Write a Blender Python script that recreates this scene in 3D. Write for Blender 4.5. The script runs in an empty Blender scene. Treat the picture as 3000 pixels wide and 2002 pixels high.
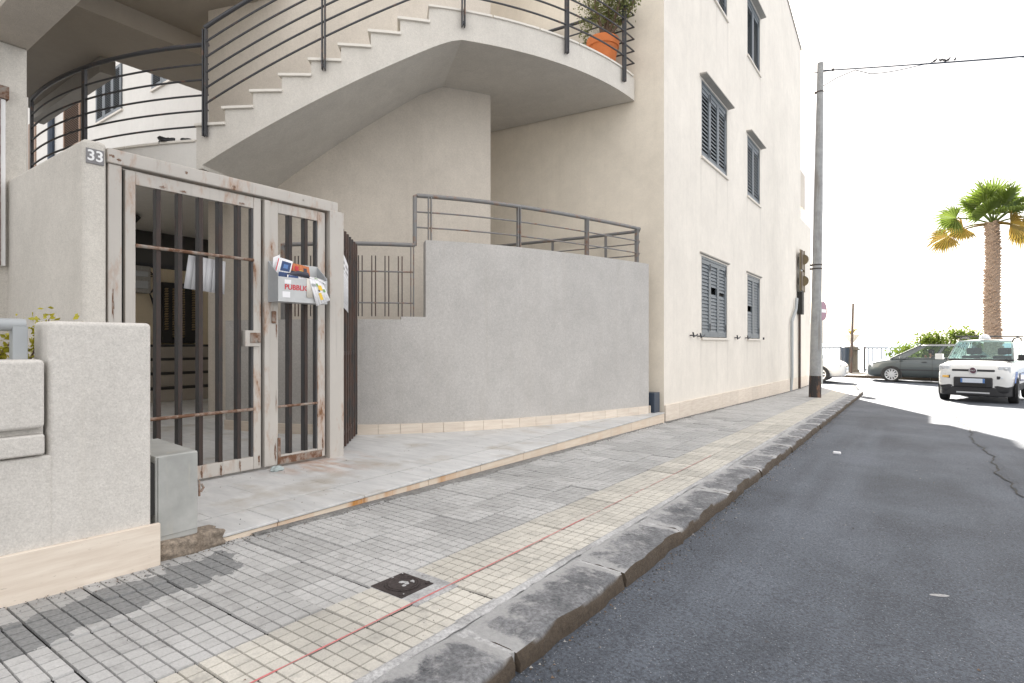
import bpy, bmesh, math, random
from mathutils import Vector, Matrix
random.seed(7)
R = math.radians
sc = bpy.context.scene
C = sc.collection

# ------------------------------------------------------------------ camera, sky, sun, exposure
TH = 0.6211                      # the street (+Y) lies 35.6 degrees right of the view axis
cam_d = bpy.data.cameras.new('camera'); cam = bpy.data.objects.new('camera', cam_d); C.objects.link(cam)
cam.location = (0, 0, 1.2); cam.rotation_euler = (R(90), 0, TH)
cam_d.lens = 20.0; cam_d.sensor_width = 36.0; cam_d.shift_y = 0.00136
cam_d.clip_start = 0.05; cam_d.clip_end = 40000
sc.camera = cam

SUN_EL, SUN_AZ = R(31), R(21.3)  # azimuth measured from +Y towards -X
w = bpy.data.worlds.new('World'); sc.world = w; w.use_nodes = True
nt = w.node_tree; nt.nodes.clear()
sky = nt.nodes.new('ShaderNodeTexSky'); sky.sky_type = 'NISHITA'; sky.sun_disc = False
sky.sun_elevation = SUN_EL; sky.sun_rotation = -SUN_AZ
sky.air_density = 1.0; sky.dust_density = 3.0; sky.ozone_density = 1.5
bg = nt.nodes.new('ShaderNodeBackground'); bg.inputs['Strength'].default_value = 0.075
out = nt.nodes.new('ShaderNodeOutputWorld')
tc = nt.nodes.new('ShaderNodeTexCoord'); cl = nt.nodes.new('ShaderNodeTexNoise')
mp = nt.nodes.new('ShaderNodeMapping'); mp.inputs['Scale'].default_value = (1.0, 1.0, 3.5)
cl.inputs['Scale'].default_value = 1.25; cl.inputs['Detail'].default_value = 5.0; cl.inputs['Roughness'].default_value = 0.55
rp = nt.nodes.new('ShaderNodeValToRGB'); rp.color_ramp.elements[0].position = 0.30; rp.color_ramp.elements[1].position = 0.70
rp.color_ramp.elements[0].color = (0, 0, 0, 1); rp.color_ramp.elements[1].color = (0.92, 0.92, 0.92, 1)
mx = nt.nodes.new('ShaderNodeMixRGB'); mx.inputs['Fac'].default_value = 0.62; mx.inputs['Color2'].default_value = (9.6, 9.0, 8.3, 1)   # bright sea haze
mg = nt.nodes.new('ShaderNodeMixRGB'); mg.inputs['Color2'].default_value = (1.9, 1.95, 2.08, 1)                                  # thin grey cloud, same all over the dome
mp.inputs['Location'].default_value = (3.1, 0.2, 2.2)
nt.links.new(tc.outputs['Generated'], mp.inputs['Vector']); nt.links.new(mp.outputs['Vector'], cl.inputs['Vector'])
nt.links.new(cl.outputs['Fac'], rp.inputs['Fac']); nt.links.new(rp.outputs['Color'], mg.inputs['Fac'])
nt.links.new(sky.outputs['Color'], mx.inputs['Color1']); nt.links.new(mx.outputs['Color'], mg.inputs['Color1']); nt.links.new(mg.outputs['Color'], bg.inputs['Color'])
nt.links.new(bg.outputs['Background'], out.inputs['Surface'])

sun_d = bpy.data.lights.new('sun', 'SUN'); sun_d.energy = 5.0; sun_d.angle = R(0.6); sun_d.color = (1.0, 0.95, 0.87)
sun = bpy.data.objects.new('sun', sun_d); C.objects.link(sun)
sdir = Vector((-math.sin(SUN_AZ)*math.cos(SUN_EL), math.cos(SUN_AZ)*math.cos(SUN_EL), math.sin(SUN_EL)))
sun.rotation_euler = sdir.to_track_quat('Z', 'Y').to_euler(); sun.location = (-10, 30, 30)

vs = sc.view_settings
sc.display_settings.display_device = 'sRGB'
vs.view_transform = 'Standard'; vs.look = 'None'; vs.gamma = 1.0; vs.use_curve_mapping = False
vs.exposure = 2.36

# ------------------------------------------------------------------ helpers
class MB:
    def __init__(s): s.v = []; s.f = []; s.m = []
    def quad(s, *p, m=0):
        b = len(s.v); s.v += [tuple(q) for q in p]; s.f.append(tuple(range(b, b+len(p)))); s.m.append(m); return s
    def hexa(s, p, m=0):          # 8 points: bottom 4 ccw, top 4 ccw
        b = len(s.v); s.v += [tuple(q) for q in p]
        for q in ((3,2,1,0),(4,5,6,7),(0,1,5,4),(1,2,6,5),(2,3,7,6),(3,0,4,7)):
            s.f.append(tuple(b+i for i in q)); s.m.append(m)
        return s
    def box(s, x0, x1, y0, y1, z0, z1, m=0):
        return s.hexa([(x0,y0,z0),(x1,y0,z0),(x1,y1,z0),(x0,y1,z0),(x0,y0,z1),(x1,y0,z1),(x1,y1,z1),(x0,y1,z1)], m)
    def obox(s, c, ax, ay, az, hx, hy, hz, m=0):
        c = Vector(c); ax = Vector(ax)*hx; ay = Vector(ay)*hy; az = Vector(az)*hz
        return s.hexa([c-ax-ay-az, c+ax-ay-az, c+ax+ay-az, c-ax+ay-az, c-ax-ay+az, c+ax-ay+az, c+ax+ay+az, c-ax+ay+az], m)
    def prism(s, poly, z0, z1, m=0):   # poly ccw in xy
        b = len(s.v); n = len(poly)
        z0f = z0 if callable(z0) else (lambda x, y: z0); z1f = z1 if callable(z1) else (lambda x, y: z1)
        s.v += [(x, y, z0f(x,y)) for x, y in poly] + [(x, y, z1f(x,y)) for x, y in poly]
        s.f.append(tuple(b+i for i in reversed(range(n)))); s.m.append(m)
        s.f.append(tuple(b+n+i for i in range(n))); s.m.append(m)
        for i in range(n):
            j = (i+1) % n; s.f.append((b+i, b+j, b+n+j, b+n+i)); s.m.append(m)
        return s
    def tube(s, path, r, n=8, m=0, caps=True):
        P = [Vector(p) for p in path]; k = len(P); rings = []
        up = Vector((0,0,1)); prev = None
        for i in range(k):
            t = (P[min(i+1,k-1)] - P[max(i-1,0)]).normalized()
            if prev is None:
                a = t.cross(up)
                if a.length < 1e-3: a = t.cross(Vector((0,1,0)))
                a.normalize()
            else:
                a = (prev - t*prev.dot(t)); a.normalize()
            prev = a; bb = t.cross(a)
            ri = r[i] if isinstance(r, (list, tuple)) else r
            b = len(s.v); rings.append(b)
            for j in range(n):
                q = 2*math.pi*j/n; s.v.append(tuple(P[i] + a*math.cos(q)*ri + bb*math.sin(q)*ri))
        for i in range(k-1):
            for j in range(n):
                j2 = (j+1) % n
                s.f.append((rings[i]+j, rings[i]+j2, rings[i+1]+j2, rings[i+1]+j)); s.m.append(m)
        if caps:
            s.f.append(tuple(rings[0]+j for j in reversed(range(n)))); s.m.append(m)
            s.f.append(tuple(rings[-1]+j for j in range(n))); s.m.append(m)
        return s
    def lathe(s, prof, c, n=20, m=0, ax=None):  # prof (r,z); closed ends if r==0
        c = Vector(c); rings = []
        M = ax if ax is not None else Matrix.Identity(3)
        for r_, z in prof:
            b = len(s.v); rings.append(b)
            for j in range(n):
                q = 2*math.pi*j/n; s.v.append(tuple(c + M @ Vector((r_*math.cos(q), r_*math.sin(q), z))))
        for i in range(len(prof)-1):
            for j in range(n):
                j2 = (j+1) % n
                s.f.append((rings[i]+j, rings[i]+j2, rings[i+1]+j2, rings[i+1]+j)); s.m.append(m)
        return s
    def build(s, name, mats, parent=None, smooth=False, bevel=0, seg=2, sub=0, angle=40, weld=False):
        me = bpy.data.meshes.new(name); me.from_pydata(s.v, [], s.f)
        if not isinstance(mats, (list, tuple)): mats = [mats]
        for x in mats: me.materials.append(x)
        if any(s.m): me.polygons.foreach_set('material_index', s.m)
        if weld:
            bm_ = bmesh.new(); bm_.from_mesh(me); bmesh.ops.remove_doubles(bm_, verts=bm_.verts, dist=1e-4); bmesh.ops.recalc_face_normals(bm_, faces=bm_.faces); bm_.to_mesh(me); bm_.free()
        if smooth:
            me.polygons.foreach_set('use_smooth', [True]*len(me.polygons))
            try: me.set_sharp_from_angle(angle=R(angle))
            except Exception: pass
        me.update()
        o = link(name, me, parent)
        if bevel:
            b = o.modifiers.new('bevel', 'BEVEL'); b.width = bevel; b.segments = seg; b.limit_method = 'ANGLE'; b.angle_limit = R(35)
            me.polygons.foreach_set('use_smooth', [True]*len(me.polygons))
            w_ = o.modifiers.new('wn', 'WEIGHTED_NORMAL'); w_.keep_sharp = True
        if sub:
            b = o.modifiers.new('sub', 'SUBSURF'); b.levels = sub; b.render_levels = sub
        return o
def link(name, data, parent=None):
    o = bpy.data.objects.new(name, data); C.objects.link(o)
    if parent is not None:
        o.parent = parent
        if parent.get('_world'):   # children are modelled in world coordinates
            o.matrix_parent_inverse = inv_of(parent)
    return o
_inv = {}
def inv_of(p):
    if p.name not in _inv:
        if p.parent: _inv[p.name] = Matrix.Identity(4)
        else: _inv[p.name] = Matrix.Translation(-Vector(p.location))
    return _inv[p.name]
def tag(o, label=None, cat=None, group=None, kind=None):
    if label: o['label'] = label
    if cat: o['category'] = cat
    if group: o['group'] = group
    if kind: o['kind'] = kind
    return o
def thing(name, label, cat, loc=(0,0,0), group=None, rz=0, world=True):
    o = bpy.data.objects.new(name, None); C.objects.link(o)
    o.location = loc; o.rotation_euler = (0,0,rz); o.empty_display_size = 0.2
    if world: o['_world'] = 1
    return tag(o, label, cat, group)
def copy_tree(o, parent=None):
    c = o.copy(); C.objects.link(c)
    if parent is not None: c.parent = parent
    for ch in list(o.children): copy_tree(ch, c)
    return c

# ------------------------------------------------------------------ materials
MATS = {}
def newmat(name):
    m = bpy.data.materials.new(name); m.use_nodes = True; n = m.node_tree; n.nodes.clear()
    o = n.nodes.new('ShaderNodeOutputMaterial'); p = n.nodes.new('ShaderNodeBsdfPrincipled')
    n.links.new(p.outputs['BSDF'], o.inputs['Surface']); MATS[name] = m
    return m, n, p, o
def N(n, t, **k):
    x = n.nodes.new(t)
    for a, b in k.items():
        if a in x.inputs.keys() if hasattr(x.inputs, 'keys') else False: x.inputs[a].default_value = b
        else: setattr(x, a, b)
    return x
def pos(n, scale=(1,1,1)):
    g = n.nodes.new('ShaderNodeNewGeometry'); mp = n.nodes.new('ShaderNodeMapping'); mp.inputs['Scale'].default_value = scale
    n.links.new(g.outputs['Position'], mp.inputs['Vector']); return mp.outputs['Vector']
def objc(n, scale=(1,1,1)):
    g = n.nodes.new('ShaderNodeTexCoord'); mp = n.nodes.new('ShaderNodeMapping'); mp.inputs['Scale'].default_value = scale
    n.links.new(g.outputs['Object'], mp.inputs['Vector']); return mp.outputs['Vector']
def noise(n, vec, scale, detail=5, rough=0.55):
    x = n.nodes.new('ShaderNodeTexNoise'); x.inputs['Scale'].default_value = scale; x.inputs['Detail'].default_value = detail
    x.inputs['Roughness'].default_value = rough; n.links.new(vec, x.inputs['Vector']); return x.outputs['Fac']
def ramp(n, fac, p0, p1, c0=(0,0,0), c1=(1,1,1)):
    x = n.nodes.new('ShaderNodeValToRGB'); e = x.color_ramp.elements
    e[0].position = p0; e[1].position = p1; e[0].color = tuple(c0)+(1,); e[1].color = tuple(c1)+(1,)
    n.links.new(fac, x.inputs['Fac']); return x.outputs['Color']
def mix(n, fac, a, b, mode='MIX'):
    x = n.nodes.new('ShaderNodeMixRGB'); x.blend_type = mode
    for s, v in (('Fac', fac), ('Color1', a), ('Color2', b)):
        if isinstance(v, (int, float)): x.inputs[s].default_value = v
        elif isinstance(v, tuple): x.inputs[s].default_value = v + (1,) if len(v) == 3 else v
        else: n.links.new(v, x.inputs[s])
    return x.outputs['Color']
def bump(n, p, h, strength, dist=0.01):
    b = n.nodes.new('ShaderNodeBump'); b.inputs['Strength'].default_value = strength; b.inputs['Distance'].default_value = dist
    n.links.new(h, b.inputs['Height']); n.links.new(b.outputs['Normal'], p.inputs['Normal'])
def simple(name, col, rough=0.6, metal=0.0, var=0.12, scale=6.0, bs=0, bst=0.2, spec=None, emit=None):
    m, n, p, o = newmat(name)
    v = pos(n)
    c = mix(n, noise(n, v, scale), tuple(x*(1-var) for x in col), tuple(min(1, x*(1+var)) for x in col))
    n.links.new(c, p.inputs['Base Color']); p.inputs['Roughness'].default_value = rough; p.inputs['Metallic'].default_value = metal
    if bs: bump(n, p, noise(n, v, bs, 3), bst, 0.004)
    return m
def plaster(name, col, grain=0.10, blotch=0.06, gscale=170, bst=0.35, streak=0.05, stain=(0.5,0.42,0.32), wave=1.1):
    m, n, p, o = newmat(name)
    v = pos(n)
    g = ramp(n, noise(n, v, gscale, 3, 0.7), 0.35, 0.68)
    c = mix(n, g, tuple(x*(1-grain) for x in col), tuple(min(1, x*(1+grain*0.6)) for x in col))
    g2 = ramp(n, noise(n, v, 38, 5, 0.75), 0.30, 0.70, (1-grain*0.75,)*3, (1+grain*0.35,)*3)     # coarse render grit
    c = mix(n, 1.0, c, g2, 'MULTIPLY')
    b = ramp(n, noise(n, v, wave, 4, 0.5), 0.3, 0.75, (1-blotch,)*3, (1+blotch*0.4,)*3)
    c = mix(n, 1.0, c, b, 'MULTIPLY')
    tr = ramp(n, noise(n, v, 4.2, 5, 0.7), 0.35, 0.65, (1-blotch*0.7,)*3, (1+blotch*0.3,)*3)      # trowel marks
    c = mix(n, 1.0, c, tr, 'MULTIPLY')
    if streak:
        def scl(x, k):
            f = n.nodes.new('ShaderNodeMath'); f.operation = 'MULTIPLY'; f.inputs[1].default_value = k; n.links.new(x, f.inputs[0]); return f.outputs[0]
        s1 = ramp(n, noise(n, pos(n, (4.5, 4.5, 0.22)), 1.6, 6, 0.62), 0.5, 0.78)
        c = mix(n, scl(s1, streak), c, stain)
        s2 = ramp(n, noise(n, pos(n, (16, 16, 0.5)), 1.1, 4, 0.6), 0.60, 0.80)                    # thin rain runs
        s3 = ramp(n, noise(n, v, 0.8, 3, 0.5), 0.42, 0.65)
        c = mix(n, scl(mix(n, 1.0, s2, s3, 'MULTIPLY'), min(0.6, streak*2.2)), c, stain)
        sp_ = ramp(n, noise(n, v, 9, 6, 0.75), 0.70, 0.82)                                         # scuffs and spots
        c = mix(n, scl(sp_, min(0.5, streak*1.8)), c, tuple(x*0.8 for x in stain))
    n.links.new(c, p.inputs['Base Color']); p.inputs['Roughness'].default_value = 0.9
    h = mix(n, 0.5, noise(n, v, gscale*0.8, 3, 0.7), noise(n, v, 38, 5, 0.75))
    bump(n, p, h, bst, 0.010)
    return m
def painted(name, paint, rust=(0.16,0.062,0.022), amt=0.56, scale=9, soft=0.06, rough=0.5, stretch=(1,1,0.35)):
    m, n, p, o = newmat(name)
    v = pos(n, stretch)
    a = noise(n, v, scale, 8, 0.68); k = ramp(n, a, amt, amt+soft)
    fine = mix(n, noise(n, pos(n), 60, 4), tuple(x*0.55 for x in rust), tuple(min(1, x*1.7) for x in rust))
    pc = mix(n, noise(n, pos(n), 4, 5), tuple(x*0.86 for x in paint), tuple(min(1, x*1.07) for x in paint))
    halo = ramp(n, a, amt-0.09, amt)
    pc = mix(n, halo, pc, mix(n, 0.45, pc, tuple(min(1, x*2.0) for x in rust)))
    dr = ramp(n, noise(n, pos(n, (14,14,0.7)), 1.5, 5, 0.65), 0.56, 0.78)
    pc = mix(n, dr, pc, tuple(x*0.72 for x in paint))
    n.links.new(mix(n, k, pc, fine), p.inputs['Base Color']); p.inputs['Roughness'].default_value = rough
    bump(n, p, k, 0.25, 0.003)
    return m

M_facade = plaster('cream_plaster', (0.80,0.75,0.675), 0.06, 0.07, 140, 0.25, 0.16, (0.50,0.46,0.41))
def sill_runs(m):
    n = m.node_tree; p = [x for x in n.nodes if x.type == 'BSDF_PRINCIPLED'][0]; src = p.inputs['Base Color'].links[0].from_socket
    def mth(op, x, y=0.0, cl=False):
        q = n.nodes.new('ShaderNodeMath'); q.operation = op; q.use_clamp = cl
        for i, z in enumerate((x, y)):
            if isinstance(z, (int, float)): q.inputs[i].default_value = z
            else: n.links.new(z, q.inputs[i])
        return q.outputs[0]
    sp = n.nodes.new('ShaderNodeSeparateXYZ'); n.links.new(pos(n), sp.inputs['Vector']); Y, Z = sp.outputs['Y'], sp.outputs['Z']
    wob = mth('MULTIPLY', mth('SUBTRACT', noise(n, pos(n, (1,1,1)), 2.2, 3), 0.5), 0.10); Yw = mth('ADD', Y, wob); my = None
    for yk in (10.33, 12.09, 13.71, 15.05, 11.3):
        t = mth('SUBTRACT', 1.0, mth('DIVIDE', mth('ABSOLUTE', mth('SUBTRACT', Yw, yk)), 0.085), True); my = t if my is None else mth('MAXIMUM', my, t)
    mz = None
    for zk in (1.25, 4.53, 7.76):
        d = mth('SUBTRACT', zk, Z); f = mth('MULTIPLY', mth('SUBTRACT', 1.0, mth('DIVIDE', d, 1.25), True), mth('GREATER_THAN', d, 0.0)); mz = f if mz is None else mth('MAXIMUM', mz, f)
    k = mth('MULTIPLY', mth('MULTIPLY', my, mz), mth('MULTIPLY', noise(n, pos(n, (22,22,1.2)), 1.2, 4), 0.5), True)
    n.links.new(mix(n, k, src, (0.36,0.33,0.29)), p.inputs['Base Color'])
sill_runs(M_facade)
M_side   = plaster('beige_plaster', (0.79,0.715,0.60), 0.06, 0.08, 140, 0.25, 0.16, (0.5,0.43,0.34))
M_grey   = plaster('grey_stucco', (0.54,0.522,0.498), 0.18, 0.10, 150, 0.6, 0.24, (0.40,0.37,0.33))
M_core   = plaster('greige_stucco', (0.67,0.61,0.53), 0.13, 0.08, 150, 0.5, 0.12, (0.42,0.38,0.33))
M_stair  = plaster('pale_stucco', (0.69,0.655,0.595), 0.14, 0.08, 150, 0.5, 0.16, (0.42,0.39,0.34))
M_plant  = plaster('speckled_stucco', (0.63,0.605,0.565), 0.13, 0.07, 130, 0.5, 0.12, (0.45,0.41,0.35))
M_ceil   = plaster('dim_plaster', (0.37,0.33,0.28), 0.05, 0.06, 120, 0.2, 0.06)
M_white  = plaster('white_plaster', (0.74,0.72,0.68), 0.04, 0.05, 120, 0.2, 0.08)
M_rail   = painted('dark_rail_paint', (0.052,0.054,0.060), (0.13,0.06,0.03), 0.66, 7, 0.08, 0.45, (1,1,1))
M_ramp   = painted('galvanised_paint', (0.20,0.198,0.195), (0.15,0.07,0.03), 0.61, 7, 0.05, 0.45, (1,1,1))
M_gate   = painted('cream_gate_paint', (0.50,0.47,0.43), (0.17,0.075,0.028), 0.615, 7, 0.06, 0.55)
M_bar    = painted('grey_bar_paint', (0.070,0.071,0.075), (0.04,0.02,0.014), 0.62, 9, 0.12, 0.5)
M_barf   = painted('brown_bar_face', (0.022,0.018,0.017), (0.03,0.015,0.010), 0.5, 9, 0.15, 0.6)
M_rusty  = painted('rusty_tube', (0.28,0.25,0.22), (0.12,0.056,0.028), 0.47, 14, 0.08, 0.65, (1,1,1))
M_brown  = painted('brown_bar', (0.05,0.044,0.042), (0.06,0.03,0.02), 0.52, 10, 0.15, 0.6)
M_shut   = simple('blue_grey_shutter', (0.145,0.165,0.182), 0.5, 0, 0.08, 9)
M_shutd  = simple('dark_hinge', (0.035,0.038,0.045), 0.5)
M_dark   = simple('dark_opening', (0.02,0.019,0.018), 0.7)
M_glassd = simple('dark_window', (0.025,0.028,0.03), 0.12)
M_slab   = simple('pale_stone', (0.70,0.665,0.60), 0.55, 0, 0.08, 12, 90, 0.1)
M_sill   = simple('sill_stone', (0.70,0.65,0.58), 0.6, 0, 0.06, 10)
M_conc   = plaster('concrete', (0.42,0.41,0.39), 0.2, 0.16, 60, 0.5, 0.12, (0.2,0.17,0.14))
M_hood   = simple('hood_concrete', (0.36,0.34,0.31), 0.85, 0, 0.15, 8)
M_paper  = simple('white_paper', (0.80,0.80,0.82), 0.7, 0, 0.03, 12)
M_red    = simple('red_print', (0.55,0.035,0.05), 0.6)
M_blue   = simple('navy_print', (0.03,0.06,0.16), 0.6)
M_yellow = simple('yellow_print', (0.75,0.5,0.06), 0.6)
M_green  = simple('green_print', (0.2,0.35,0.12), 0.6)
M_orange = simple('orange_print', (0.5,0.16,0.06), 0.6)
M_ink    = simple('dark_print', (0.05,0.05,0.07), 0.6)
M_galv   = simple('galvanised_sheet', (0.50,0.51,0.51), 0.5, 0.25, 0.12, 14, 40, 0.05)
M_galvd  = simple('galvanised_side', (0.42,0.44,0.46), 0.5, 0.25, 0.1, 14)
M_navy   = simple('navy_metal', (0.03,0.045,0.07), 0.4)
M_black  = simple('black_iron', (0.015,0.015,0.017), 0.5)
M_plate  = simple('number_plate_grey', (0.20,0.195,0.20), 0.5, 0, 0.15, 40)
M_wht    = simple('white_enamel', (0.82,0.82,0.82), 0.4, 0, 0.02)
M_terra  = simple('terracotta', (0.60,0.175,0.045), 0.7, 0, 0.12, 18)
M_teal   = simple('teal_cloth', (0.02,0.12,0.16), 0.8)
M_brownd = simple('brown_door', (0.26,0.165,0.11), 0.6, 0, 0.15, 20)
M_louv   = simple('ochre_louvre', (0.34,0.26,0.15), 0.6, 0, 0.12, 20)
M_pipe   = simple('grey_pipe', (0.36,0.38,0.39), 0.5, 0.1, 0.1, 8)
M_soil   = simple('soil', (0.06,0.045,0.03), 0.95)

def leafmat(name, a, b, trans=0.25):
    m, n, p, o = newmat(name)
    c = mix(n, noise(n, pos(n), 14, 3), a, b)
    oi = n.nodes.new('ShaderNodeNewGeometry')
    c = mix(n, oi.outputs['Random Per Island'], c, mix(n, 0.5, c, b))
    n.links.new(c, p.inputs['Base Color']); p.inputs['Roughness'].default_value = 0.5
    t = n.nodes.new('ShaderNodeBsdfTranslucent'); n.links.new(c, t.inputs['Color'])
    ms = n.nodes.new('ShaderNodeMixShader'); ms.inputs['Fac'].default_value = trans
    n.links.new(p.outputs['BSDF'], ms.inputs[1]); n.links.new(t.outputs['BSDF'], ms.inputs[2])
    n.links.new(ms.outputs['Shader'], o.inputs['Surface'])
    return m
M_jade  = leafmat('jade_leaf', (0.09,0.12,0.03), (0.24,0.25,0.08))
M_yleaf = leafmat('yellow_green_leaf', (0.16,0.20,0.02), (0.50,0.42,0.03))
M_bush  = leafmat('bush_leaf', (0.055,0.10,0.013), (0.16,0.21,0.028), 0.4)
M_palmg = leafmat('palm_leaf', (0.065,0.115,0.014), (0.16,0.21,0.032), 0.4)
M_palmb = leafmat('dry_palm_leaf', (0.20,0.115,0.03), (0.34,0.21,0.06), 0.3)
M_bark  = simple('plant_wood', (0.16,0.11,0.075), 0.9, 0, 0.25, 20, 30, 0.5)
M_trunk = simple('palm_trunk', (0.27,0.20,0.15), 0.9, 0, 0.35, 7, 30, 0.6)
M_boot  = simple('palm_leaf_base', (0.34,0.245,0.18), 0.85, 0, 0.35, 9)

def mat_asphalt():
    m, n, p, o = newmat('asphalt')
    v = pos(n)
    a = noise(n, v, 0.9, 6, 0.65); g = noise(n, v, 75, 3, 0.85); k = noise(n, v, 130, 1, 0.5)
    c = mix(n, ramp(n, a, 0.3, 0.72), (0.040,0.048,0.061), (0.098,0.113,0.138))
    c = mix(n, ramp(n, noise(n, pos(n, (1.0,0.25,1)), 1.7, 5), 0.50, 0.76), c, (0.038,0.046,0.060))
    c = mix(n, ramp(n, noise(n, pos(n, (1.3,0.06,1)), 1.1, 3), 0.52, 0.66), c, mix(n, 0.45, c, (0.125,0.145,0.175)))   # polished wheel tracks
    c = mix(n, ramp(n, noise(n, v, 3.3, 6, 0.7), 0.64, 0.74), c, mix(n, 0.5, c, (0.032,0.036,0.043)))               # oil stains
    c = mix(n, ramp(n, g, 0.34, 0.66), mix(n, 1.0, c, (0.40,0.40,0.42), 'MULTIPLY'), mix(n, 1.0, c, (1.65,1.65,1.65), 'MULTIPLY'))
    c = mix(n, ramp(n, k, 0.69, 0.75), c, (0.30,0.31,0.33))
    c = mix(n, ramp(n, noise(n, v, 17, 2, 0.5), 0.74, 0.78), c, (0.055,0.055,0.06))
    n.links.new(c, p.inputs['Base Color']); p.inputs['Roughness'].default_value = 0.75
    bump(n, p, g, 0.8, 0.012)
    return m
M_asph = mat_asphalt()

def mat_tile(name, a, b, worn=False):
    m, n, p, o = newmat(name)
    v = pos(n); oi = n.nodes.new('ShaderNodeObjectInfo'); ge = n.nodes.new('ShaderNodeNewGeometry')
    c = mix(n, noise(n, v, 2.0, 5), a, b)
    rr = ramp(n, oi.outputs['Random'], 0, 1, (0.82,)*3, (1.07,)*3); c = mix(n, 1.0, c, rr, 'MULTIPLY')
    ri = ramp(n, ge.outputs['Random Per Island'], 0, 1, (0.93,)*3, (1.05,)*3); c = mix(n, 1.0, c, ri, 'MULTIPLY')
    f = ramp(n, noise(n, v, 130, 3, 0.7), 0.3, 0.7, (0.84,)*3, (1.06,)*3); c = mix(n, 1.0, c, f, 'MULTIPLY')
    d = ramp(n, noise(n, v, 9, 6, 0.7), 0.54, 0.72); c = mix(n, d, c, mix(n, 0.5, c, (0.16,0.155,0.15)))
    d2 = ramp(n, noise(n, v, 1.3, 6, 0.7), 0.46, 0.70); c = mix(n, d2, c, mix(n, 0.30, c, (0.22,0.215,0.205)))
    s = ramp(n, noise(n, v, 26, 2, 0.5), 0.76, 0.80); c = mix(n, s, c, (0.05,0.05,0.055))   # chewing-gum spots
    if worn:
        # a strip of cement smeared dark along the wall, with a ragged edge
        sep = n.nodes.new('ShaderNodeSeparateXYZ'); n.links.new(v, sep.inputs['Vector'])
        def mth(op, x, y):
            q = n.nodes.new('ShaderNodeMath'); q.operation = op
            for i, z in enumerate((x, y)):
                if isinstance(z, (int, float)): q.inputs[i].default_value = z
                else: n.links.new(z, q.inputs[i])
            return q.outputs[0]
        nz = mth('MULTIPLY', mth('SUBTRACT', noise(n, v, 7, 4, 0.6), 0.5), 0.28)
        cx = mth('ADD', mth('MULTIPLY', sep.outputs['Y'], -0.20), -2.46)     # centre line of the strip
        dx = mth('ABSOLUTE', mth('SUBTRACT', sep.outputs['X'], cx), 0)
        e1 = mth('LESS_THAN', mth('ADD', dx, nz), 0.145)
        e2 = mth('LESS_THAN', mth('ADD', sep.outputs['Y'], nz), 1.50)
        k = mth('MULTIPLY', e1, e2)
        dk = mix(n, noise(n, v, 70, 4, 0.7), (0.035,0.038,0.04), (0.33,0.335,0.335))
        c = mix(n, mth('MULTIPLY', k, 0.9), c, dk)
    n.links.new(c, p.inputs['Base Color']); p.inputs['Roughness'].default_value = 0.8
    bump(n, p, noise(n, v, 150, 3), 0.25, 0.003)
    return m
M_tileg = mat_tile('grey_paving', (0.40,0.40,0.395), (0.52,0.515,0.505), True)
M_tilec = mat_tile('cream_paving', (0.51,0.485,0.43), (0.61,0.585,0.525))
M_joint = simple('joint_dirt', (0.055,0.053,0.05), 0.95, 0, 0.3, 12)

def mat_kerb():
    m, n, p, o = newmat('basalt_kerb')
    v = pos(n); ge = n.nodes.new('ShaderNodeNewGeometry'); sp = n.nodes.new('ShaderNodeSeparateXYZ'); n.links.new(ge.outputs['Normal'], sp.inputs['Vector'])
    c = mix(n, ramp(n, noise(n, v, 5, 6, 0.65), 0.32, 0.70), (0.11,0.115,0.125), (0.32,0.325,0.335))
    c = mix(n, ramp(n, noise(n, v, 55, 3, 0.75), 0.34, 0.7), mix(n, 1.0, c, (0.55,0.55,0.56), 'MULTIPLY'), mix(n, 1.0, c, (1.25,1.25,1.25), 'MULTIPLY'))
    at = n.nodes.new('ShaderNodeAttribute'); at.attribute_name = 'cement'
    ad = n.nodes.new('ShaderNodeMath'); ad.operation = 'MULTIPLY_ADD'; ad.inputs[1].default_value = 0.42; n.links.new(at.outputs['Fac'], ad.inputs[0]); n.links.new(noise(n, v, 8, 7, 0.75), ad.inputs[2])
    cem = mix(n, noise(n, v, 60, 3, 0.7), (0.30,0.30,0.305), (0.52,0.52,0.515))
    c = mix(n, ramp(n, ad.outputs[0], 0.565, 0.70), c, cem)      # cement smeared from the joints
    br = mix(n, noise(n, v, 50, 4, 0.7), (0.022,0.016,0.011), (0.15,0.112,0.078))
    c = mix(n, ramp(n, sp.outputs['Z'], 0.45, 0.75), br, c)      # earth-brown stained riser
    n.links.new(c, p.inputs['Base Color']); p.inputs['Roughness'].default_value = 0.85
    bump(n, p, noise(n, v, 38, 6, 0.8), 0.9, 0.018)
    return m
M_kerb = mat_kerb()
M_mort = plaster('mortar', (0.50,0.50,0.50), 0.28, 0.3, 70, 0.6, 0, wave=5)

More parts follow.
